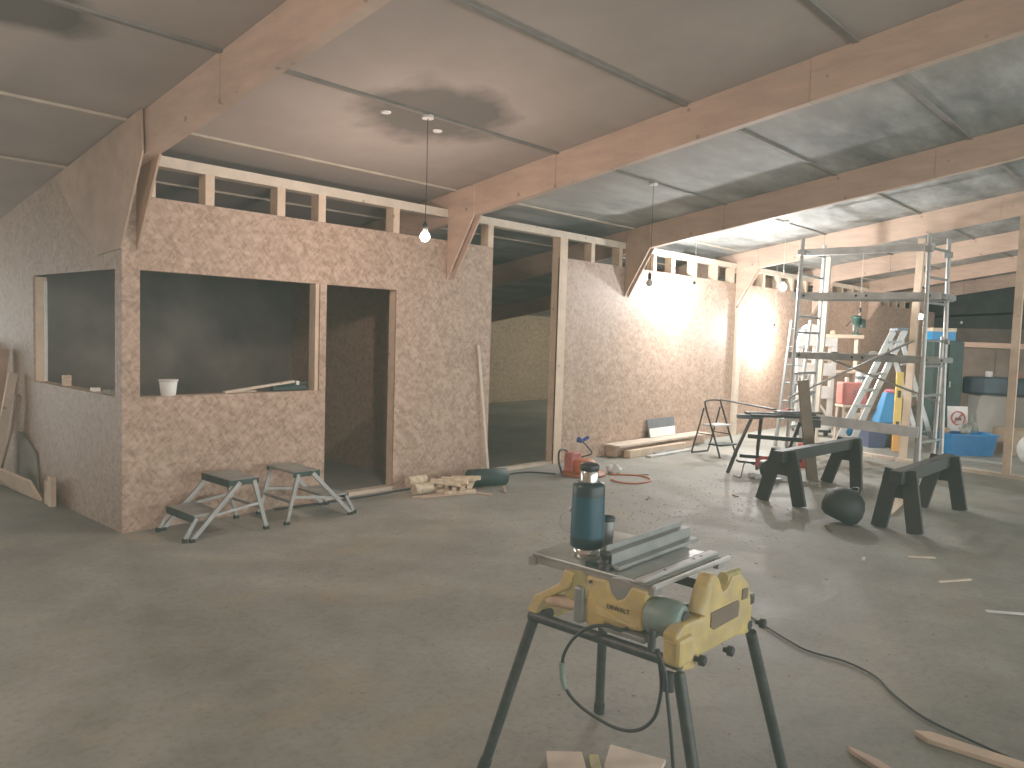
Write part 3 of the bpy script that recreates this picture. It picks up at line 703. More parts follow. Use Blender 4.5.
MB().lathe((7.3, -2.1, .002), [(.10, 0), (.11, .01), (.11, .27), (.08, .31), (.04, .32)], 20).build('can_body', 'brightred', rt)
MB().lathe((7.3, -2.1, .322), [(.05, 0), (.05, .03)], 14).build('cap', 'white', rt)
rt['label'] = 'red container with white cap standing behind the workbench'
tag(MB().bar((6.47, -2.50, .003), (6.43, -2.35, 1.11), .125, .028, (.65, .75, 0)).build('upright_plank', 'oldwood', org=(6.47, -2.50, 0)), 'brown plank standing upright against the workbench right end', 'plank')
cs = thing('circular_saw', (6.12, -2.08, 0), 'dark hand-held circular saw on floor under the workbench', 'power saw')
MB().lathe((6.10, -2.15, .11), [(.10, 0), (.105, .01), (.105, .04), (.05, .05)], 24, (-.75, -.65, 0)).build('blade_guard', 'black', cs)
MB().bar((5.98, -2.02, .008), (6.22, -2.22, .008), .16, .012).build('base_plate', 'alu_dark', cs)
MB().lathe((6.13, -2.10, .12), [(.05, 0), (.055, .02), (.055, .14), (.04, .15)], 18, (.75, .65, 0)).build('motor_housing', 'legblack', cs)
MB().tube(spline([(6.02, -2.04, .14), (6.05, -2.06, .22), (6.14, -2.14, .23), (6.18, -2.16, .15)], 5), .018, 10).build('handle', 'brightred', cs)
MB().tube(spline([(6.02, -2.02, .15), (5.93, -1.95, .18), (5.90, -1.93, .06), (5.88, -1.92, .012), (5.96, -1.80, .01)], 6), .007, 8).build('cord', 'cord', cs)
MB().tube([(5.96, -1.99, .035), (6.01, -2.03, .035)], .03, 12).build('knob', 'alu_light', cs)

# ------------------------------------------------------------------ saw horses
def sawhorse(p0, p1, feet, zt, label):
    c = (A(p0) + A(p1)) / 2
    t = thing('sawhorse', (c.x, c.y, 0), label, 'sawhorse', 'dark wooden sawhorses')
    a, b = A((*p0, zt)), A((*p1, zt))
    MB().bar(a, b, .10, .11).build('top_beam', 'darkwood', t, .006)
    d = (b - a).normalized()
    for i, e in enumerate((a, b)):
        ins = e + d * (.13 if i == 0 else -.16) - A((0, 0, .0))
        for j, s in enumerate((1, -1)):
            f = A((*feet[i * 2 + j], .0))
            n = A((-d.y, d.x, 0)) * s
            MB().bar(ins + n * .06 + A((0, 0, .05)), f, .125, .045, d).build('leg', 'darkwood', t, .004)
        MB().bar(ins + A((-d.y, d.x, 0)) * .14 - A((0, 0, .10)), ins - A((-d.y, d.x, 0)) * .14 - A((0, 0, .10)), .03, .17).build('gusset', 'darkwood', t)
    return t
sawhorse((4.80, -2.80), (6.60, -2.90), [(4.95, -2.60), (4.91, -2.99), (6.46, -2.66), (6.26, -3.05)], .46, 'dark wooden sawhorse beside the workbench')
sawhorse((4.58, -3.90), (6.16, -3.93), [(4.69, -3.76), (4.64, -4.06), (5.88, -3.77), (6.01, -4.08)], .45, 'dark wooden sawhorse on the right with black bag beside it')
bg = thing('black_bag', (4.52, -3.52, 0), 'black drum shaped bag on floor between the sawhorses', 'bag')
MB().lathe((4.51, -3.48, .036), [(.06, 0), (.12, .006), (.155, .035), (.172, .09), (.168, .16), (.145, .22), (.10, .262), (.05, .28), (.01, .284)], 28, (.24, -.26, .94)).build('bag_body', 'bag', bg)
MB().tube(spline([(4.55, -3.62, .25), (4.60, -3.62, .30), (4.64, -3.57, .305), (4.63, -3.50, .27)], 6), .010, 8).build('handle', 'black', bg)
MB().tube([(4.47, -3.62, .19), (4.60, -3.66, .20), (4.70, -3.58, .17)], .006, 6).build('zip_seam', 'black', bg)
tag(MB().bar((5.25, -3.66, .03), (5.85, -3.59, .03), .07, .055).build('timber_block', 'stud', org=(5.3, -3.55, 0)), 'short pale timber lying between the sawhorses behind the bag', 'timber')

# ------------------------------------------------------------------ scaffold tower
sc = thing('scaffold_tower', (7.95, -2.5, 0), 'aluminium scaffold tower with two platforms and ladder end frames', 'scaffold')
posts = {'RN': ((7.732, -3.25, 0), (7.908, -3.172, 2.842)), 'RF': ((8.357, -3.345, 0), (8.503, -3.236, 2.808)), 'LN': ((7.474, -1.769, 0), (7.698, -1.744, 2.841)), 'LF': ((8.326, -1.741, 0), (8.544, -1.706, 2.867))}
def at(n, z):
    a, b = A(posts[n][0]), A(posts[n][1]); return a + (b - a) * ((z - a.z) / (b.z - a.z))
for n in posts:
    po = MB().tube([at(n, .03), at(n, 2.86)], .026, 14).build('upright', 'alu', sc)
    MB().lathe(at(n, 0), [(.05, 0), (.05, .012), (.02, .02), (.02, .06)], 14).build('foot', 'rubber', po)
for n0, n1, zs in (('LN', 'LF', (2.70, 2.405, 1.87, 1.665, 1.13, .87, .45)), ('RN', 'RF', (2.70, 2.35, 2.05, 1.60, 1.30, .95, .40))):
    for z in zs: MB().tube([at(n0, z), at(n1, z)], .017, 10).build('rung', 'alu_dark', sc)
def off(v, dx): return A(v) + A((dx, 0, 0))
# guard boards (toe boards) and platforms
MB().bar(off(at('LN', 2.70), .20) + A((0, .05, 0)), off(at('RN', 2.72), .16) + A((0, -.02, 0)), .05, .09).build('guard_board', 'alu_light', sc, .005)
for z, nm in ((2.13, 0), (1.37, 1)):
    a, b = at('LN', z), at('RN', z)
    e = (b - a).normalized()
    a0 = a - e * .08; b0 = b + e * .14
    pf = MB().bar(off(a0, .33), off(b0, .33), .52, .03).build('platform', 'oldwood' if nm else 'alu_dark', sc)
    for dx in (.045, .62):
        MB().bar(off(a0, dx), off(b0, dx), .045, .085).build('platform_rail', 'alu_light' if not nm else 'alu_dark', pf, .004)
    for q in (.08, .45, .52, .93):
        c = off(a0 + (b0 - a0) * q, .02); MB().lathe(c, [(.016, 0), (.016, .006)], 10, (-1, 0, 0)).build('pin', 'black', pf)
    for q in (.0, 1.):
        c = off(a0 + (b0 - a0) * q, .05); MB().bar(c, off(c, .6), .04, .06).build('hook_end', 'alu_dark', pf)
# low board (scaffold plank) near the ground
MB().bar(at('LN', .60) + A((-.04, .05, 0)), at('RN', .52) + A((-.04, -.0, 0)), .06, .12).build('toe_board', 'alu_light', sc, .005)
MB().tube([at('LN', .83) + A((-.05, 0, 0)), at('RN', 1.60) + A((-.03, .1, 0))], .014, 10).build('diagonal_brace', 'alu', sc)
MB().tube([at('LF', 1.62) + A((-.3, -.3, -.3)), at('RF', .85) + A((-.1, 0, 0))], .014, 10).build('diagonal_brace', 'alu', sc)
MB().tube([at('RN', .10) + A((.17, .08, 0)), at('RN', 1.5) + A((.05, .02, 0))], .022, 12).build('outrigger', 'alu_dark', sc)
MB().tube([at('RF', .10) + A((-.16, .05, 0)), at('RF', 1.66) + A((-.04, .02, 0))], .022, 12).build('outrigger', 'alu', sc)
MB().tube([at('LN', .75), at('LF', .85)], .016, 10).build('brace', 'alu', sc)
for n, z in (('RN', 2.68), ('RF', 2.66), ('LN', 2.68), ('RF', 1.60)):
    c = at(n, z); MB().box((c.x - .04, c.y - .045, c.z - .035), (c.x + .04, c.y + .045, c.z + .035)).build('coupler', 'alu_dark', sc, .008)
# odds lying on the middle platform
def plat(q, dx, z=1.37): 
    a, b = at('LN', z), at('RN', z); return off(a + (b - a) * q, dx) + A((0, 0, .046))
for q, dx, s, m, lab in ((.60, .15, (.05, .04, .03), 'white', 'white little box on the middle scaffold platform'), (.12, .2, (.10, .03, .012), 'pale', 'pale offcut at the left end of the middle scaffold platform'), (.30, .15, (.05, .03, .018), 'black', 'black tool on left half of the middle scaffold platform'), (.45, .2, (.12, .025, .014), 'black', 'flat dark tool in the middle of the scaffold platform'), (.72, .18, (.06, .03, .02), 'oldwood', 'brown offcut right of the white box on the scaffold platform'), (.83, .2, (.09, .03, .012), 'alu_dark', 'grey flat piece at the right end of the scaffold platform')):
    c = plat(q, dx) + A((0, 0, s[2] - .03))
    m3 = Matrix.Rotation(-1.45 + q * .3, 3, 'Z')
    tag(MB().obox(c, s, m3).obox(c + A((0, 0, s[2] * .8)), (s[0] * .5, s[1] * .7, s[2] * .5), m3).build('platform_oddment', m, org=c - A((0, 0, s[2])), bevel=.004), lab, 'oddment', 'odds on the scaffold platform')
# folded aluminium ladder parts leaning behind the left end
for k, (a, b, lab) in enumerate((((8.86, -1.02, .0), (9.18, -1.04, 1.86), 'tall aluminium ladder section leaning behind the left scaffold end'), ((9.02, -1.12, .0), (9.2, -1.14, 1.05), 'shorter aluminium ladder section leaning beside the tall one'))):
    t = thing('ladder_section', a, lab, 'ladder')
    d = A((.09, -.24, 0)) * (1 if k == 0 else .7)
    MB().bar(a, b, .03, .06).build('stile', 'alu', t); MB().bar(A(a) + d, A(b) + d, .03, .06).build('stile', 'alu', t)
    nr = 7 if k == 0 else 4
    for i in range(nr):
        q = mixv(A(a), A(b), (i + .5) / nr); MB().tube([q, q + d], .014, 8).build('rung', 'alu_dark', t)

# ------------------------------------------------------------------ large step ladder beyond the partition
lad = thing('step_ladder', (10.0, -2.1, 0), 'large aluminium step ladder standing open behind the scaffold', 'step ladder')
fa, fb = A((9.52, -1.64, 0)), A((9.74, -1.78, 0)); ta, tb_ = A((10.10, -2.19, 1.74)), A((10.27, -2.30, 1.76))
for a, b in ((fa, ta), (fb, tb_)): MB().bar(a, b, .03, .085).build('stile', 'alu', lad)
for i in range(7):
    q = (i + .6) / 7.3; MB().bar(mixv(fa, ta, q), mixv(fb, tb_, q), .09, .03).build('tread', 'alu_dark', lad)
ga, gb = A((10.40, -2.58, 0)), A((10.60, -2.72, 0))
for a, b in ((ga, mixv(fa, ta, .93)), (gb, mixv(fb, tb_, .93))): MB().bar(a, b, .028, .06).build('rear_leg', 'alu_light', lad)
for q in (.15, .45, .72): MB().tube([mixv(ga, ta, q), mixv(gb, tb_, q)], .014, 8).build('rear_brace', 'alu', lad)
MB().bar(ta + A((.0, 0, .02)), tb_ + A((0, 0, .02)), .16, .04).build('top_cap', 'greyblue', lad)

# ------------------------------------------------------------------ stored things beyond the partition
def tote(c, s, h, rz, mat, label, lid=None, name='storage_tote'):
    t = thing(name, c, label, 'box'); m3 = Matrix.Rotation(rz, 3, 'Z'); c = A(c)
    mb = MB(); k = .86; vs = []
    for (q, zz) in ((k, 0), (1, h)):
        for sx, sy in ((-1, -1), (1, -1), (1, 1), (-1, 1)): vs.append(c + m3 @ A((sx * s[0] * q, sy * s[1] * q, zz)))
    for sx, sy in ((-1, -1), (1, -1), (1, 1), (-1, 1)): vs.append(c + m3 @ A((sx * s[0] * .95, sy * s[1] * .95, h)))
    for sx, sy in ((-1, -1), (1, -1), (1, 1), (-1, 1)): vs.append(c + m3 @ A((sx * s[0] * .84, sy * s[1] * .84, .02)))
    fs = [(3, 2, 1, 0)] + [(i, (i + 1) % 4, 4 + (i + 1) % 4, 4 + i) for i in range(4)] + [(4 + i, 4 + (i + 1) % 4, 8 + (i + 1) % 4, 8 + i) for i in range(4)] + [(8 + i, 8 + (i + 1) % 4, 12 + (i + 1) % 4, 12 + i) for i in range(4)] + [(12, 13, 14, 15)]
    mb.add(vs, fs).build('tub', mat, t, .006)
    rm = MB()
    for i in range(4):
        a = c + m3 @ A((((-1, 1, 1, -1)[i]) * s[0] * 1.02, ((-1, -1, 1, 1)[i]) * s[1] * 1.02, h - .012)); b = c + m3 @ A((((1, 1, -1, -1)[i]) * s[0] * 1.02, ((-1, 1, 1, -1)[i]) * s[1] * 1.02, h - .012))
        rm.bar(a, b, .025, .028)
    rm.build('rim', mat, t, .004)
    if lid: MB().obox(c + A((0, 0, h + .012)), (s[0] * 1.03, s[1] * 1.03, .012), m3).build('lid', lid, t, .006)
    return t
RZ = -.83
tote((10.44, -3.16, 0), (.34, .20, ), .31, RZ, 'blue', 'bright blue open storage bin on floor right of the scaffold')
tote((10.10, -1.98, 0), (.14, .18), .34, RZ, 'navy', 'dull navy storage tote behind the large step ladder', 'navy')
tote((10.32, -2.24, 0), (.10, .18), .33, RZ, 'greyblue', 'grey blue drawer box beside the navy tote', 'greyblue')
tb2 = thing('upturned_tub', (10.24, -2.12, .365), 'bright blue upturned tub with pink cloth on top of the totes', 'tub')
mb = MB(); vs = []
for q, zz in ((1, 0), (.55, .46)):
    for sx, sy in ((-1, -1), (1, -1), (1, 1), (-1, 1)): vs.append(A((10.24, -2.12, .370)) + Matrix.Rotation(RZ, 3, 'Z') @ A((sx * .17 * q + (.05 if zz else 0), sy * .13 * q, zz)))
mb.add(vs, [(3, 2, 1, 0), (4, 5, 6, 7)] + [(i, (i + 1) % 4, 4 + (i + 1) % 4, 4 + i) for i in range(4)]).build('tub_body', 'blue2', tb2, .02)
MB().blob((10.27, -2.155, .84), (.10, .09, .035), 9, .2).build('cloth', 'pinkcloth', tb2)
lv = thing('spirit_level', (9.86, -2.38, 0), 'long yellow spirit level standing upright by the totes', 'spirit level')
a, b = A((9.855, -2.385, .003)), A((9.935, -2.365, 1.15))
MB().bar(a, mixv(a, b, .32), .10, .03, (1, 1, 0)).build('lower_body', 'levelorange', lv); MB().bar(mixv(a, b, .32), b, .10, .03, (1, 1, 0)).build('upper_body', 'levelyellow', lv)
for q in (.33, .72): MB().bar(mixv(a, b, q - .045) , mixv(a, b, q + .045), .05, .034, (1, 1, 0)).build('vial_window', 'black', lv)
# stool with red case and tins
stl = thing('wooden_stool', (10.42, -1.52, 0), 'pale wooden stool carrying the red case', 'stool')
m3 = Matrix.Rotation(RZ, 3, 'Z'); c = A((10.42, -1.52, 0))
MB().obox(c + A((0, 0, .565)), (.17, .15, .018), m3).build('seat', 'pale', stl, .004)
for sx, sy in ((-1, -1), (1, -1), (1, 1), (-1, 1)):
    MB().bar(c + m3 @ A((sx * .14, sy * .12, .547)), c + m3 @ A((sx * .16, sy * .14, 0)), .035, .035).build('leg', 'pale', stl)
MB().bar(c + m3 @ A((-.14, -.12, .42)), c + m3 @ A((.14, -.12, .42)), .03, .09).build('apron', 'pale', stl)
cs2 = thing('red_case', (10.45, -1.53, .585), 'faded red square case with grey emblem on the wooden stool', 'case')
c = A((10.45, -1.53, .585))
MB().obox(c + A((0, 0, .175)), (.20, .12, .172), m3).build('case_body', 'red', cs2, .02)
for k in range(6):
    a_ = k * PI / 3 + .3
    q = c + m3 @ A((.02 + math.cos(a_) * .028, -.124, .19 + math.sin(a_) * .028)); q2 = c + m3 @ A((.02 + math.cos(a_) * .06, -.124, .19 + math.sin(a_) * .05))
    MB().bar(q, q2, .018, .006, m3 @ A((0, 1, 0))).build('emblem_stroke', 'slate', cs2)
for (q, r_, h_, m, lab) in (((10.545, -1.60, .935), .055, .16, 'white', 'white tin with blue patch on the red case'), ((10.62, -1.66, .935), .035, .15, 'whitedirty', 'slim white tin at right end of the red case'), ((10.41, -1.46, .935), .03, .07, 'whitedirty', 'small white pot at left of the tins')):
    t = thing('tin', q, lab, 'tin', 'tins on the red case')
    MB().lathe(q, [(r_, 0), (r_ * 1.02, .004), (r_ * 1.02, h_ - .01), (r_ * .9, h_)], 20).build('tin_body', m, t)
    if h_ > .1: MB().lathe((q[0], q[1], q[2] + h_ * .3), [(r_ * 1.03, 0), (r_ * 1.03, h_ * .3)], 20).build('tin_label', 'greyblue', t)
# white painted machine stand / bandsaw
bs = thing('band_saw', (10.72, -.82, 0), 'white band saw with arched top and open stand behind the scaffold', 'band saw')
c = A((10.70, -.83, 0)); X = m3 @ A((1, 0, 0)); Yv = m3 @ A((0, 1, 0))
def wbox(u0, u1, z0, z1, d=.18, n='panel', m='whitedirty'):
    MB().obox(c + X * ((u0 + u1) / 2) + A((0, 0, (z0 + z1) / 2)), ((u1 - u0) / 2, d / 2, (z1 - z0) / 2), m3).build(n, m, bs, .008)
wbox(-.32, .32, 1.48, 1.62, n='upper_housing'); wbox(-.32, -.24, 1.15, 1.48, n='column'); wbox(-.02, .05, 1.3, 1.48, n='column'); wbox(.24, .32, 1.15, 1.48, n='column')
arch = MB(); pts = [(math.cos(k * PI / 12) * .17 - .10, math.sin(k * PI / 12) * .22 + 1.62) for k in range(13)]
vs = [c + X * u - Yv * .08 + A((0, 0, z)) for u, z in pts] + [c + X * u + Yv * .08 + A((0, 0, z)) for u, z in pts]
n = 13
arch.add(vs, [tuple(range(n))[::-1], tuple(range(n, 2 * n))] + [(i, (i + 1) % n, n + (i + 1) % n, n + i) for i in range(n)]).build('wheel_cover', 'whitedirty', bs)
wbox(-.34, .34, 1.25, 1.31, .26, 'table'); wbox(-.32, .32, 1.0, 1.2, n='lower_housing')
for u in (-.30, .28): wbox(u - .035, u + .035, .12, 1.0, .1, 'leg')
wbox(-.30, .30, .62, .82, n='shelf_panel'); wbox(-.28, .26, .10, .32, n='base_panel')
MB().bar(c + X * -.26 - Yv * .05 + A((0, 0, .98)), c + X * .02 - Yv * .05 + A((0, 0, .8)), .03, .03).build('brace', 'whitedirty', bs)
MB().bar(c + X * .02 - Yv * .05 + A((0, 0, .62)), c + X * .26 - Yv * .05 + A((0, 0, .3)), .03, .03).build('brace', 'whitedirty', bs)
for u in (-.24, .22): MB().lathe(c + X * u - Yv * .05 + A((0, 0, .055)), [(.055, -.02), (.055, .02)], 16, X).build('castor', 'black', bs)
MB().obox(c + A((0, 0, .08)), (.30, .08, .022), m3).build('base_bar', 'black', bs)
tag(MB().blob((11.12, -1.32, .22), (.13, .10, .22), 21, .15, 16, -1).build('plastic_sack', 'blue2', org=(11.12, -1.32, 0)), 'blue sack on floor beside the white band saw', 'sack')
# bench against far wall with drill
bt = thing('wall_bench', (11.6, -.78, 0), 'narrow wooden bench top on posts against the reddish wall', 'bench')
c = A((11.62, -.82, 0))
MB().obox(c + A((0, 0, 1.66)), (.42, .14, .03), m3).build('bench_top', 'stud', bt)
for u in (-.36, .36): MB().bar(c + X * u + A((0, 0, 0)), c + X * u + A((0, 0, 1.63)), .06, .06).build('post', 'stud', bt)
MB().obox(c + A((0, 0, 1.05)), (.40, .13, .02), m3).build('shelf', 'stud', bt)
dr = thing('bench_drill', (11.85, -1.10, 1.69), 'green bench drill standing on the wall bench right end', 'drill')
c = A((11.86, -1.08, 1.69))
MB().lathe(c, [(.08, 0), (.08, .025), (.03, .03), (.022, .05), (.022, .26)], 16).build('column', 'green', dr)
MB().lathe(c + X * -.02 + A((0, 0, .17)), [(.03, 0), (.06, .02), (.065, .10), (.09, .115), (.09, .15), (.05, .165)], 18).build('head', 'green', dr)
MB().lathe(c + X * .10 + Yv * .02 + A((0, 0, .13)), [(.045, 0), (.05, .02), (.05, .13), (.03, .15)], 16).build('motor', 'darkgreen', dr)
MB().lathe(c + X * -.06 + A((0, 0, .06)), [(.012, 0), (.018, .03), (.022, .10), (.03, .12)], 12).build('chuck', 'alu_dark', dr)
MB().tube([c + X * -.12 + A((0, 0, .24)), c + X * -.19 + A((0, 0, .14))], .010, 8).build('feed_handle', 'black', dr)
for u, h_, m, lab in ((-.34, .10, 'slate', 'dark jar at left end of the wall bench'), (-.05, .05, 'card', 'low brown tray in the middle of the wall bench')):
    q = A((11.62, -.82, 1.69)) + X * u
    tag(MB().lathe(q, [(.05, 0), (.06, .01), (.055, h_), (.03, h_ + .02)], 16).build('jar', m, org=q), lab, 'jar')
# dark green cabinet with blue carton
cb_ = thing('metal_cabinet', (12.7, -2.2, 0), 'tall dark green cabinet behind the right scaffold uprights', 'cabinet')
c = A((12.72, -2.22, 0))
MB().obox(c + A((0, 0, .82)), (.26, .22, .82), m3).build('cabinet_body', 'darkgreen', cb_, .008)
for u in (-.13, .13):
    dd = MB().obox(c + X * u - Yv * .226 + A((0, 0, .84)), (.122, .008, .76), m3).build('door', 'darkgreen', cb_, .004)
    MB().obox(c + X * (u * .3) - Yv * .24 + A((0, 0, .9)), (.01, .012, .05), m3).build('handle', 'alu_dark', dd)
ct = thing('carton', (12.68, -2.18, 1.641), 'blue carton with cream lid on top of dark green cabinet', 'carton')
c = A((12.68, -2.18, 1.642))
MB().obox(c + A((0, 0, .075)), (.20, .14, .074), m3).build('carton_body', 'blue2', ct); MB().obox(c + A((0, 0, .18)), (.205, .145, .03), m3).build('carton_lid', 'cream', ct)
# sign board with prohibition mark
sg = thing('sign_board', (10.93, -2.95, .0), 'white sign with red barred circle propped behind blue bin', 'sign')
c = A((10.93, -2.93, 0))
sgm = m3 @ Matrix.Rotation(-.12, 3, 'X')
MB().obox(c + A((0, 0, .41)), (.15, .008, .24), sgm).build('sign_panel', 'whitedirty', sg)
def ringpt(a, r_): return c + A((0, 0, .47)) + sgm @ A((math.cos(a) * r_, -.014, math.sin(a) * r_))
MB().tube([ringpt(k * 2 * PI / 32, .10) for k in range(33)], .010, 6, False).build('red_ring', 'signred', sg)
MB().tube([ringpt(PI * .25, .10), ringpt(PI * 1.25, .10)], .009, 6).build('red_bar', 'signred', sg)
MB().obox(c + A((0, 0, .47)) + sgm @ A((.0, -.0095, -.01)), (.045, .002, .02), sgm).build('pictogram', 'slate', sg)
tag(MB().obox(A((10.76, -2.70, .22)), (.05, .015, .218), m3).build('timber_post', 'oldwood', org=(10.8, -2.78, 0)), 'short dark board beside the barred circle sign', 'board')
# contents of blue bin and heap around
tag(MB().blob((10.46, -3.14, .345), (.13, .10, .07), 31, .3).build('plastic_bag', 'polybag', org=(10.46, -3.08, .3)), 'crumpled plastic bag on top of the blue bin', 'bag')
tag(MB().blob((10.93, -3.14, .25), (.10, .08, .25), 33, .35).build('plastic_bag', 'polybag', org=(10.86, -3.16, .1)), 'greyish bag heaped behind the blue bin', 'bag')
tag(MB().blob((10.22, -2.94, .33), (.08, .07, .05), 35, .2).build('cloth_bundle', 'card', org=(10.22, -2.94, .3)), 'brownish bundle at the left rim of blue bin', 'cloth')
def carton(c, half, rz, mat, label):
    t = thing('cardboard_box', c, label, 'box'); m_ = Matrix.Rotation(rz, 3, 'Z'); c = A(c)
    MB().obox(c + A((0, 0, half[2])), half, m_).build('box_body', mat, t, .003)
    MB().obox(c + A((0, 0, half[2] * 2 + .004)) + m_ @ A((-half[0] * .5, 0, 0)), (half[0] * .49, half[1], .003), m_).obox(c + A((0, 0, half[2] * 2 + .004)) + m_ @ A((half[0] * .5, 0, 0)), (half[0] * .49, half[1], .003), m_).build('box_flap', mat, t)
carton((11.15, -3.62, 0), (.20, .18, .18), RZ, 'card', 'brown cardboard box right of the blue bin')
carton((11.85, -3.95, 0), (.22, .2, .20), RZ + .2, 'card', 'cardboard box partly hidden by the right stud')
tag(MB().blob((10.20, -3.98, .19), (.16, .16, .20), 41, .12, 18, -.95).build('white_sack', 'sackwhite', org=(10.2, -3.98, 0)), 'bulging white sack at right edge behind the stud frame', 'sack')
# bench with tarpaulin, hardboard panel
tbn = thing('tarp_bench', (13.3, -3.2, 0), 'long bench under a dark blue tarpaulin in the far bay', 'bench')
c = A((13.35, -3.2, 0))
MB().box((13.0, -5.6, .74), (13.7, -2.5, 1.04)).build('tarpaulin', 'tarp', tbn, .04)
for yy in (-5.4, -4.0, -2.65): MB().box((13.1, yy - .04, 0), (13.6, yy + .04, .745)).build('trestle', 'oldwood', tbn)
tag(MB().bar((12.85, -3.15, .002), (12.97, -3.15, .72), 1.05, .012, (1, 0, 0)).build('hardboard_panel', 'panelgrey', org=(12.9, -3.2, 0)), 'grey brown hardboard sheet leaning on the tarpaulin bench', 'panel')
for k, (yy, m, lab) in enumerate(((-2.85, 'white', 'white pot on the tarpaulin bench'), (-3.25, 'brightred', 'small red pot on the tarpaulin bench'), (-3.55, 'slate', 'dark tin on the tarpaulin bench'))):
    q = A((13.25, yy, 1.04)); tag(MB().lathe(q, [(.05, 0), (.055, .01), (.055, .09 if k < 2 else .2), (.035, .1 if k < 2 else .22)], 16).build('pot', m, org=q), lab, 'pot')
cup = thing('tall_cupboard', (16.0, -2.4, 0), 'tall dark brown cupboard by the end of the hall', 'cupboard')
MB().box((15.9, -3.3, 0), (16.5, -1.6, 1.52)).build('cupboard_body', 'backlow', cup, .01)
for yy in (-2.88, -2.02): MB().box((15.885, yy - .41, .05), (15.899, yy + .41, 1.48)).build('door', 'backlow', cup)
tag(MB().bar((16.1, -2.9, 1.585), (15.95, -1.45, 1.60), .34, .10).build('stacked_board', 'rafter', org=(16, -2.2, 1.52)), 'pinkish boards lying on top of the tall brown cupboard', 'boards')

# ------------------------------------------------------------------ foreground floor
tag(MB().tube(spline([(1.95, -3.75, .008), (1.75, -4.05, .008), (1.62, -4.26, .008), (1.552, -4.40, .008), (1.555, -4.58, .008), (1.485, -4.737, .008), (1.348, -4.855, .008), (1.21, -5.019, .008), (1.143, -5.197, .008), (1.10, -5.34, .008), (1.03, -5.6, .008)], 6), .0052, 8).build('floor_cable', 'cord', org=(1.5, -4.6, 0)), 'dark cable snaking over the concrete right of the table saw', 'cable')
def offcut(pts, h, mat, label):
    c = sum((A((*p, 0)) for p in pts), A((0, 0, 0))) / len(pts)
    tag(MB().prism(pts, 2, .002, h).build('timber_offcut', mat, org=c, bevel=.003), label, 'offcut')
offcut([(-.12, -4.095), (-.03, -4.19), (-.13, -4.29), (-.22, -4.19)], .02, 'pale', 'pale square offcut on floor under the saw, left one')
offcut([(-.015, -4.21), (.01, -4.235), (-.12, -4.36), (-.15, -4.33)], .012, 'yellow2', 'thin greenish strip on floor between the two pale offcuts')
offcut([(.085, -4.235), (.14, -4.44), (.04, -4.47), (-.045, -4.30)], .022, 'pale', 'pale offcut with nail holes on floor under the saw, right one')
offcut([(.73, -4.87), (.71, -4.99), (.60, -5.2), (.57, -5.18), (.70, -4.90)], .02, 'rafter', 'brown timber strip end at the bottom edge right of the saw')
offcut([(1.04, -5.02), (1.075, -5.075), (1.08, -5.55), (1.02, -5.55), (1.0, -5.08)], .022, 'stud', 'longer timber strip lying near the cable at the bottom right')
for k, (x, y, L, a, m) in enumerate(((5.14, -1.10, .09, -.6, 'oldwood'), (2.5, -2.45, .16, .1, 'oldwood'), (3.9, -4.30, .10, 2.3, 'pale'), (3.45, -4.62, .13, 2.6, 'pale'), (2.99, -5.0, .12, -1.0, 'sackwhite'), (4.25, -3.5, .09, .6, 'oldwood'), (4.1, -1.85, .07, .4, 'oldwood'), (3.52, -4.02, .04, .2, 'sackwhite'), (4.9, -2.35, .05, 1, 'oldwood'))):
    d = A((math.cos(a), math.sin(a), 0)) * L
    labs = ['dark splinter on floor near the orange cable loop', 'long dark splinter on open floor left of the saw', 'thin pale splinter by the right sawhorse shadow', 'pale splinter on the floor right of the sawhorses', 'white strip on floor at the far right', 'dark chip on floor in front of the black bag', 'dark chip between reel and saw', 'white chip on floor before the right sawhorse', 'small dark chip left of the first sawhorse']
    tag(MB().bar(A((x, y, .006)) - d, A((x, y, .006)) + d, .018, .010).build('splinter', m, org=(x, y, 0)), labs[k], 'splinter', 'splinters on the floor')
rnd = random.Random(11)
deb = MB()
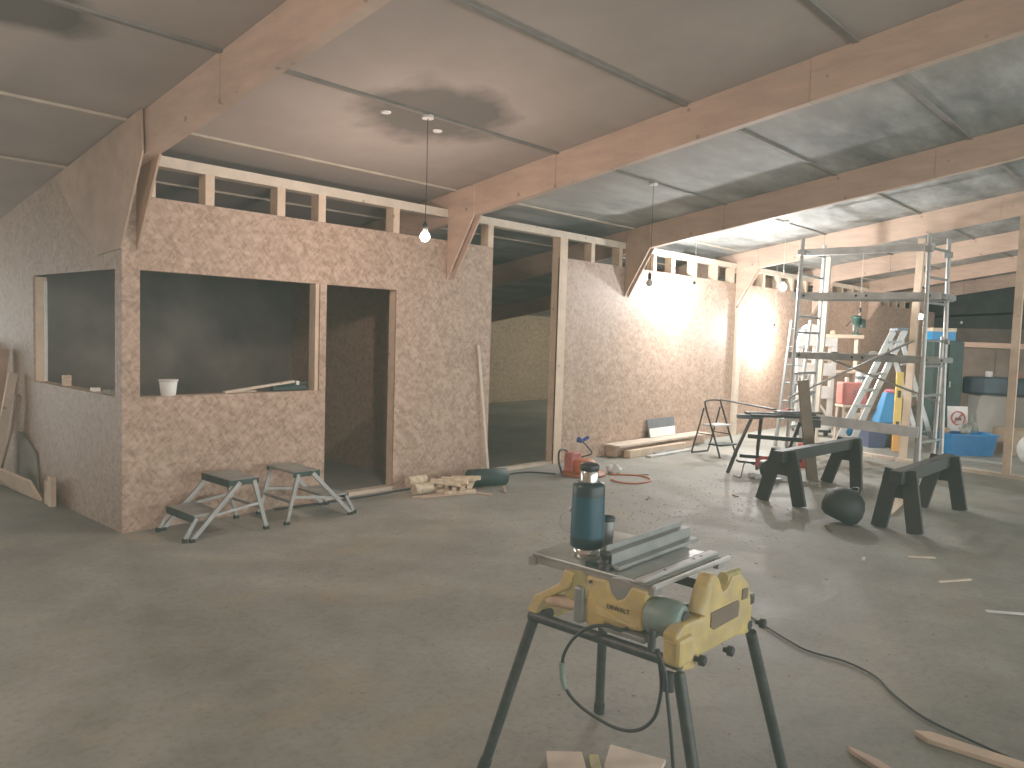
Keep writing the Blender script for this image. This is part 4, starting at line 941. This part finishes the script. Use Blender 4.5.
for k in range(900):
    x = rnd.uniform(-1.5, 8); y = rnd.uniform(-5.4, -.4)
    if rnd.random() < .6: x = rnd.gauss(3.6, 1.1); y = rnd.gauss(-2.4, .5)
    s = rnd.uniform(.002, .0055); a = rnd.uniform(0, 6.28)
    deb.obox((x, y, s * .35), (s * rnd.uniform(.8, 2.0), s * .7, s * .35), Matrix.Rotation(a, 3, 'Z'))
tag(deb.build('floor_debris', 'card'), 'scattered crumbs of wood and dirt on the concrete', 'debris', kind='stuff')

# small white fixings on the sooty ceiling round
for (x, y) in ((1.36, -1.22), (1.92, -1.16)):
    z = ZC(y); tag(MB().lathe((x, y, z - .012), [(.035, 0), (.04, .01)], 14).build('ceiling_fixing', 'white', org=(x, y, z)), 'small white fixing inside the soot round on the ceiling', 'fixing', 'white fixings on the sooty ceiling')

# ------------------------------------------------------------------ world, camera, colour management
w = bpy.data.worlds.new('fill_world'); S.world = w; w.use_nodes = True
bgn = w.node_tree.nodes['Background']; bgn.inputs[0].default_value = (.98, 1.0, .93, 1); bgn.inputs[1].default_value = 3.3  # added soft fill, enters by the side left open behind the camera

cam = bpy.data.cameras.new('camera'); co = bpy.data.objects.new('camera', cam); COL.objects.link(co)
yaw, pitch, roll, f = .8361488, .0645474, .0311350, 785.85
fwd = Vector((math.sin(yaw) * math.cos(pitch), math.cos(yaw) * math.cos(pitch), -math.sin(pitch)))
rt_ = Vector((math.cos(yaw), -math.sin(yaw), 0)); up = rt_.cross(fwd)
R_ = rt_ * math.cos(roll) + up * math.sin(roll); U_ = -rt_ * math.sin(roll) + up * math.cos(roll)
co.matrix_world = Matrix.Translation((-2.2926, -5.83335, 1.53665)) @ Matrix((R_, U_, -fwd)).transposed().to_4x4()
cam.sensor_width = 36; cam.lens = 36 * f / 1024; cam.clip_start = .05
S.camera = co
S.view_settings.view_transform = 'Standard'
S.view_settings.look = 'None'
S.view_settings.exposure = -0.02
S.view_settings.gamma = 1.27
S.view_settings.use_curve_mapping = True
S.view_settings.curve_mapping.black_level = (-.013, -.018, -.0148)
S.view_settings.curve_mapping.update()
S.cycles.use_denoising = True
S.cycles.max_bounces = 8; S.cycles.diffuse_bounces = 5
S.cycles.sample_clamp_indirect = 6
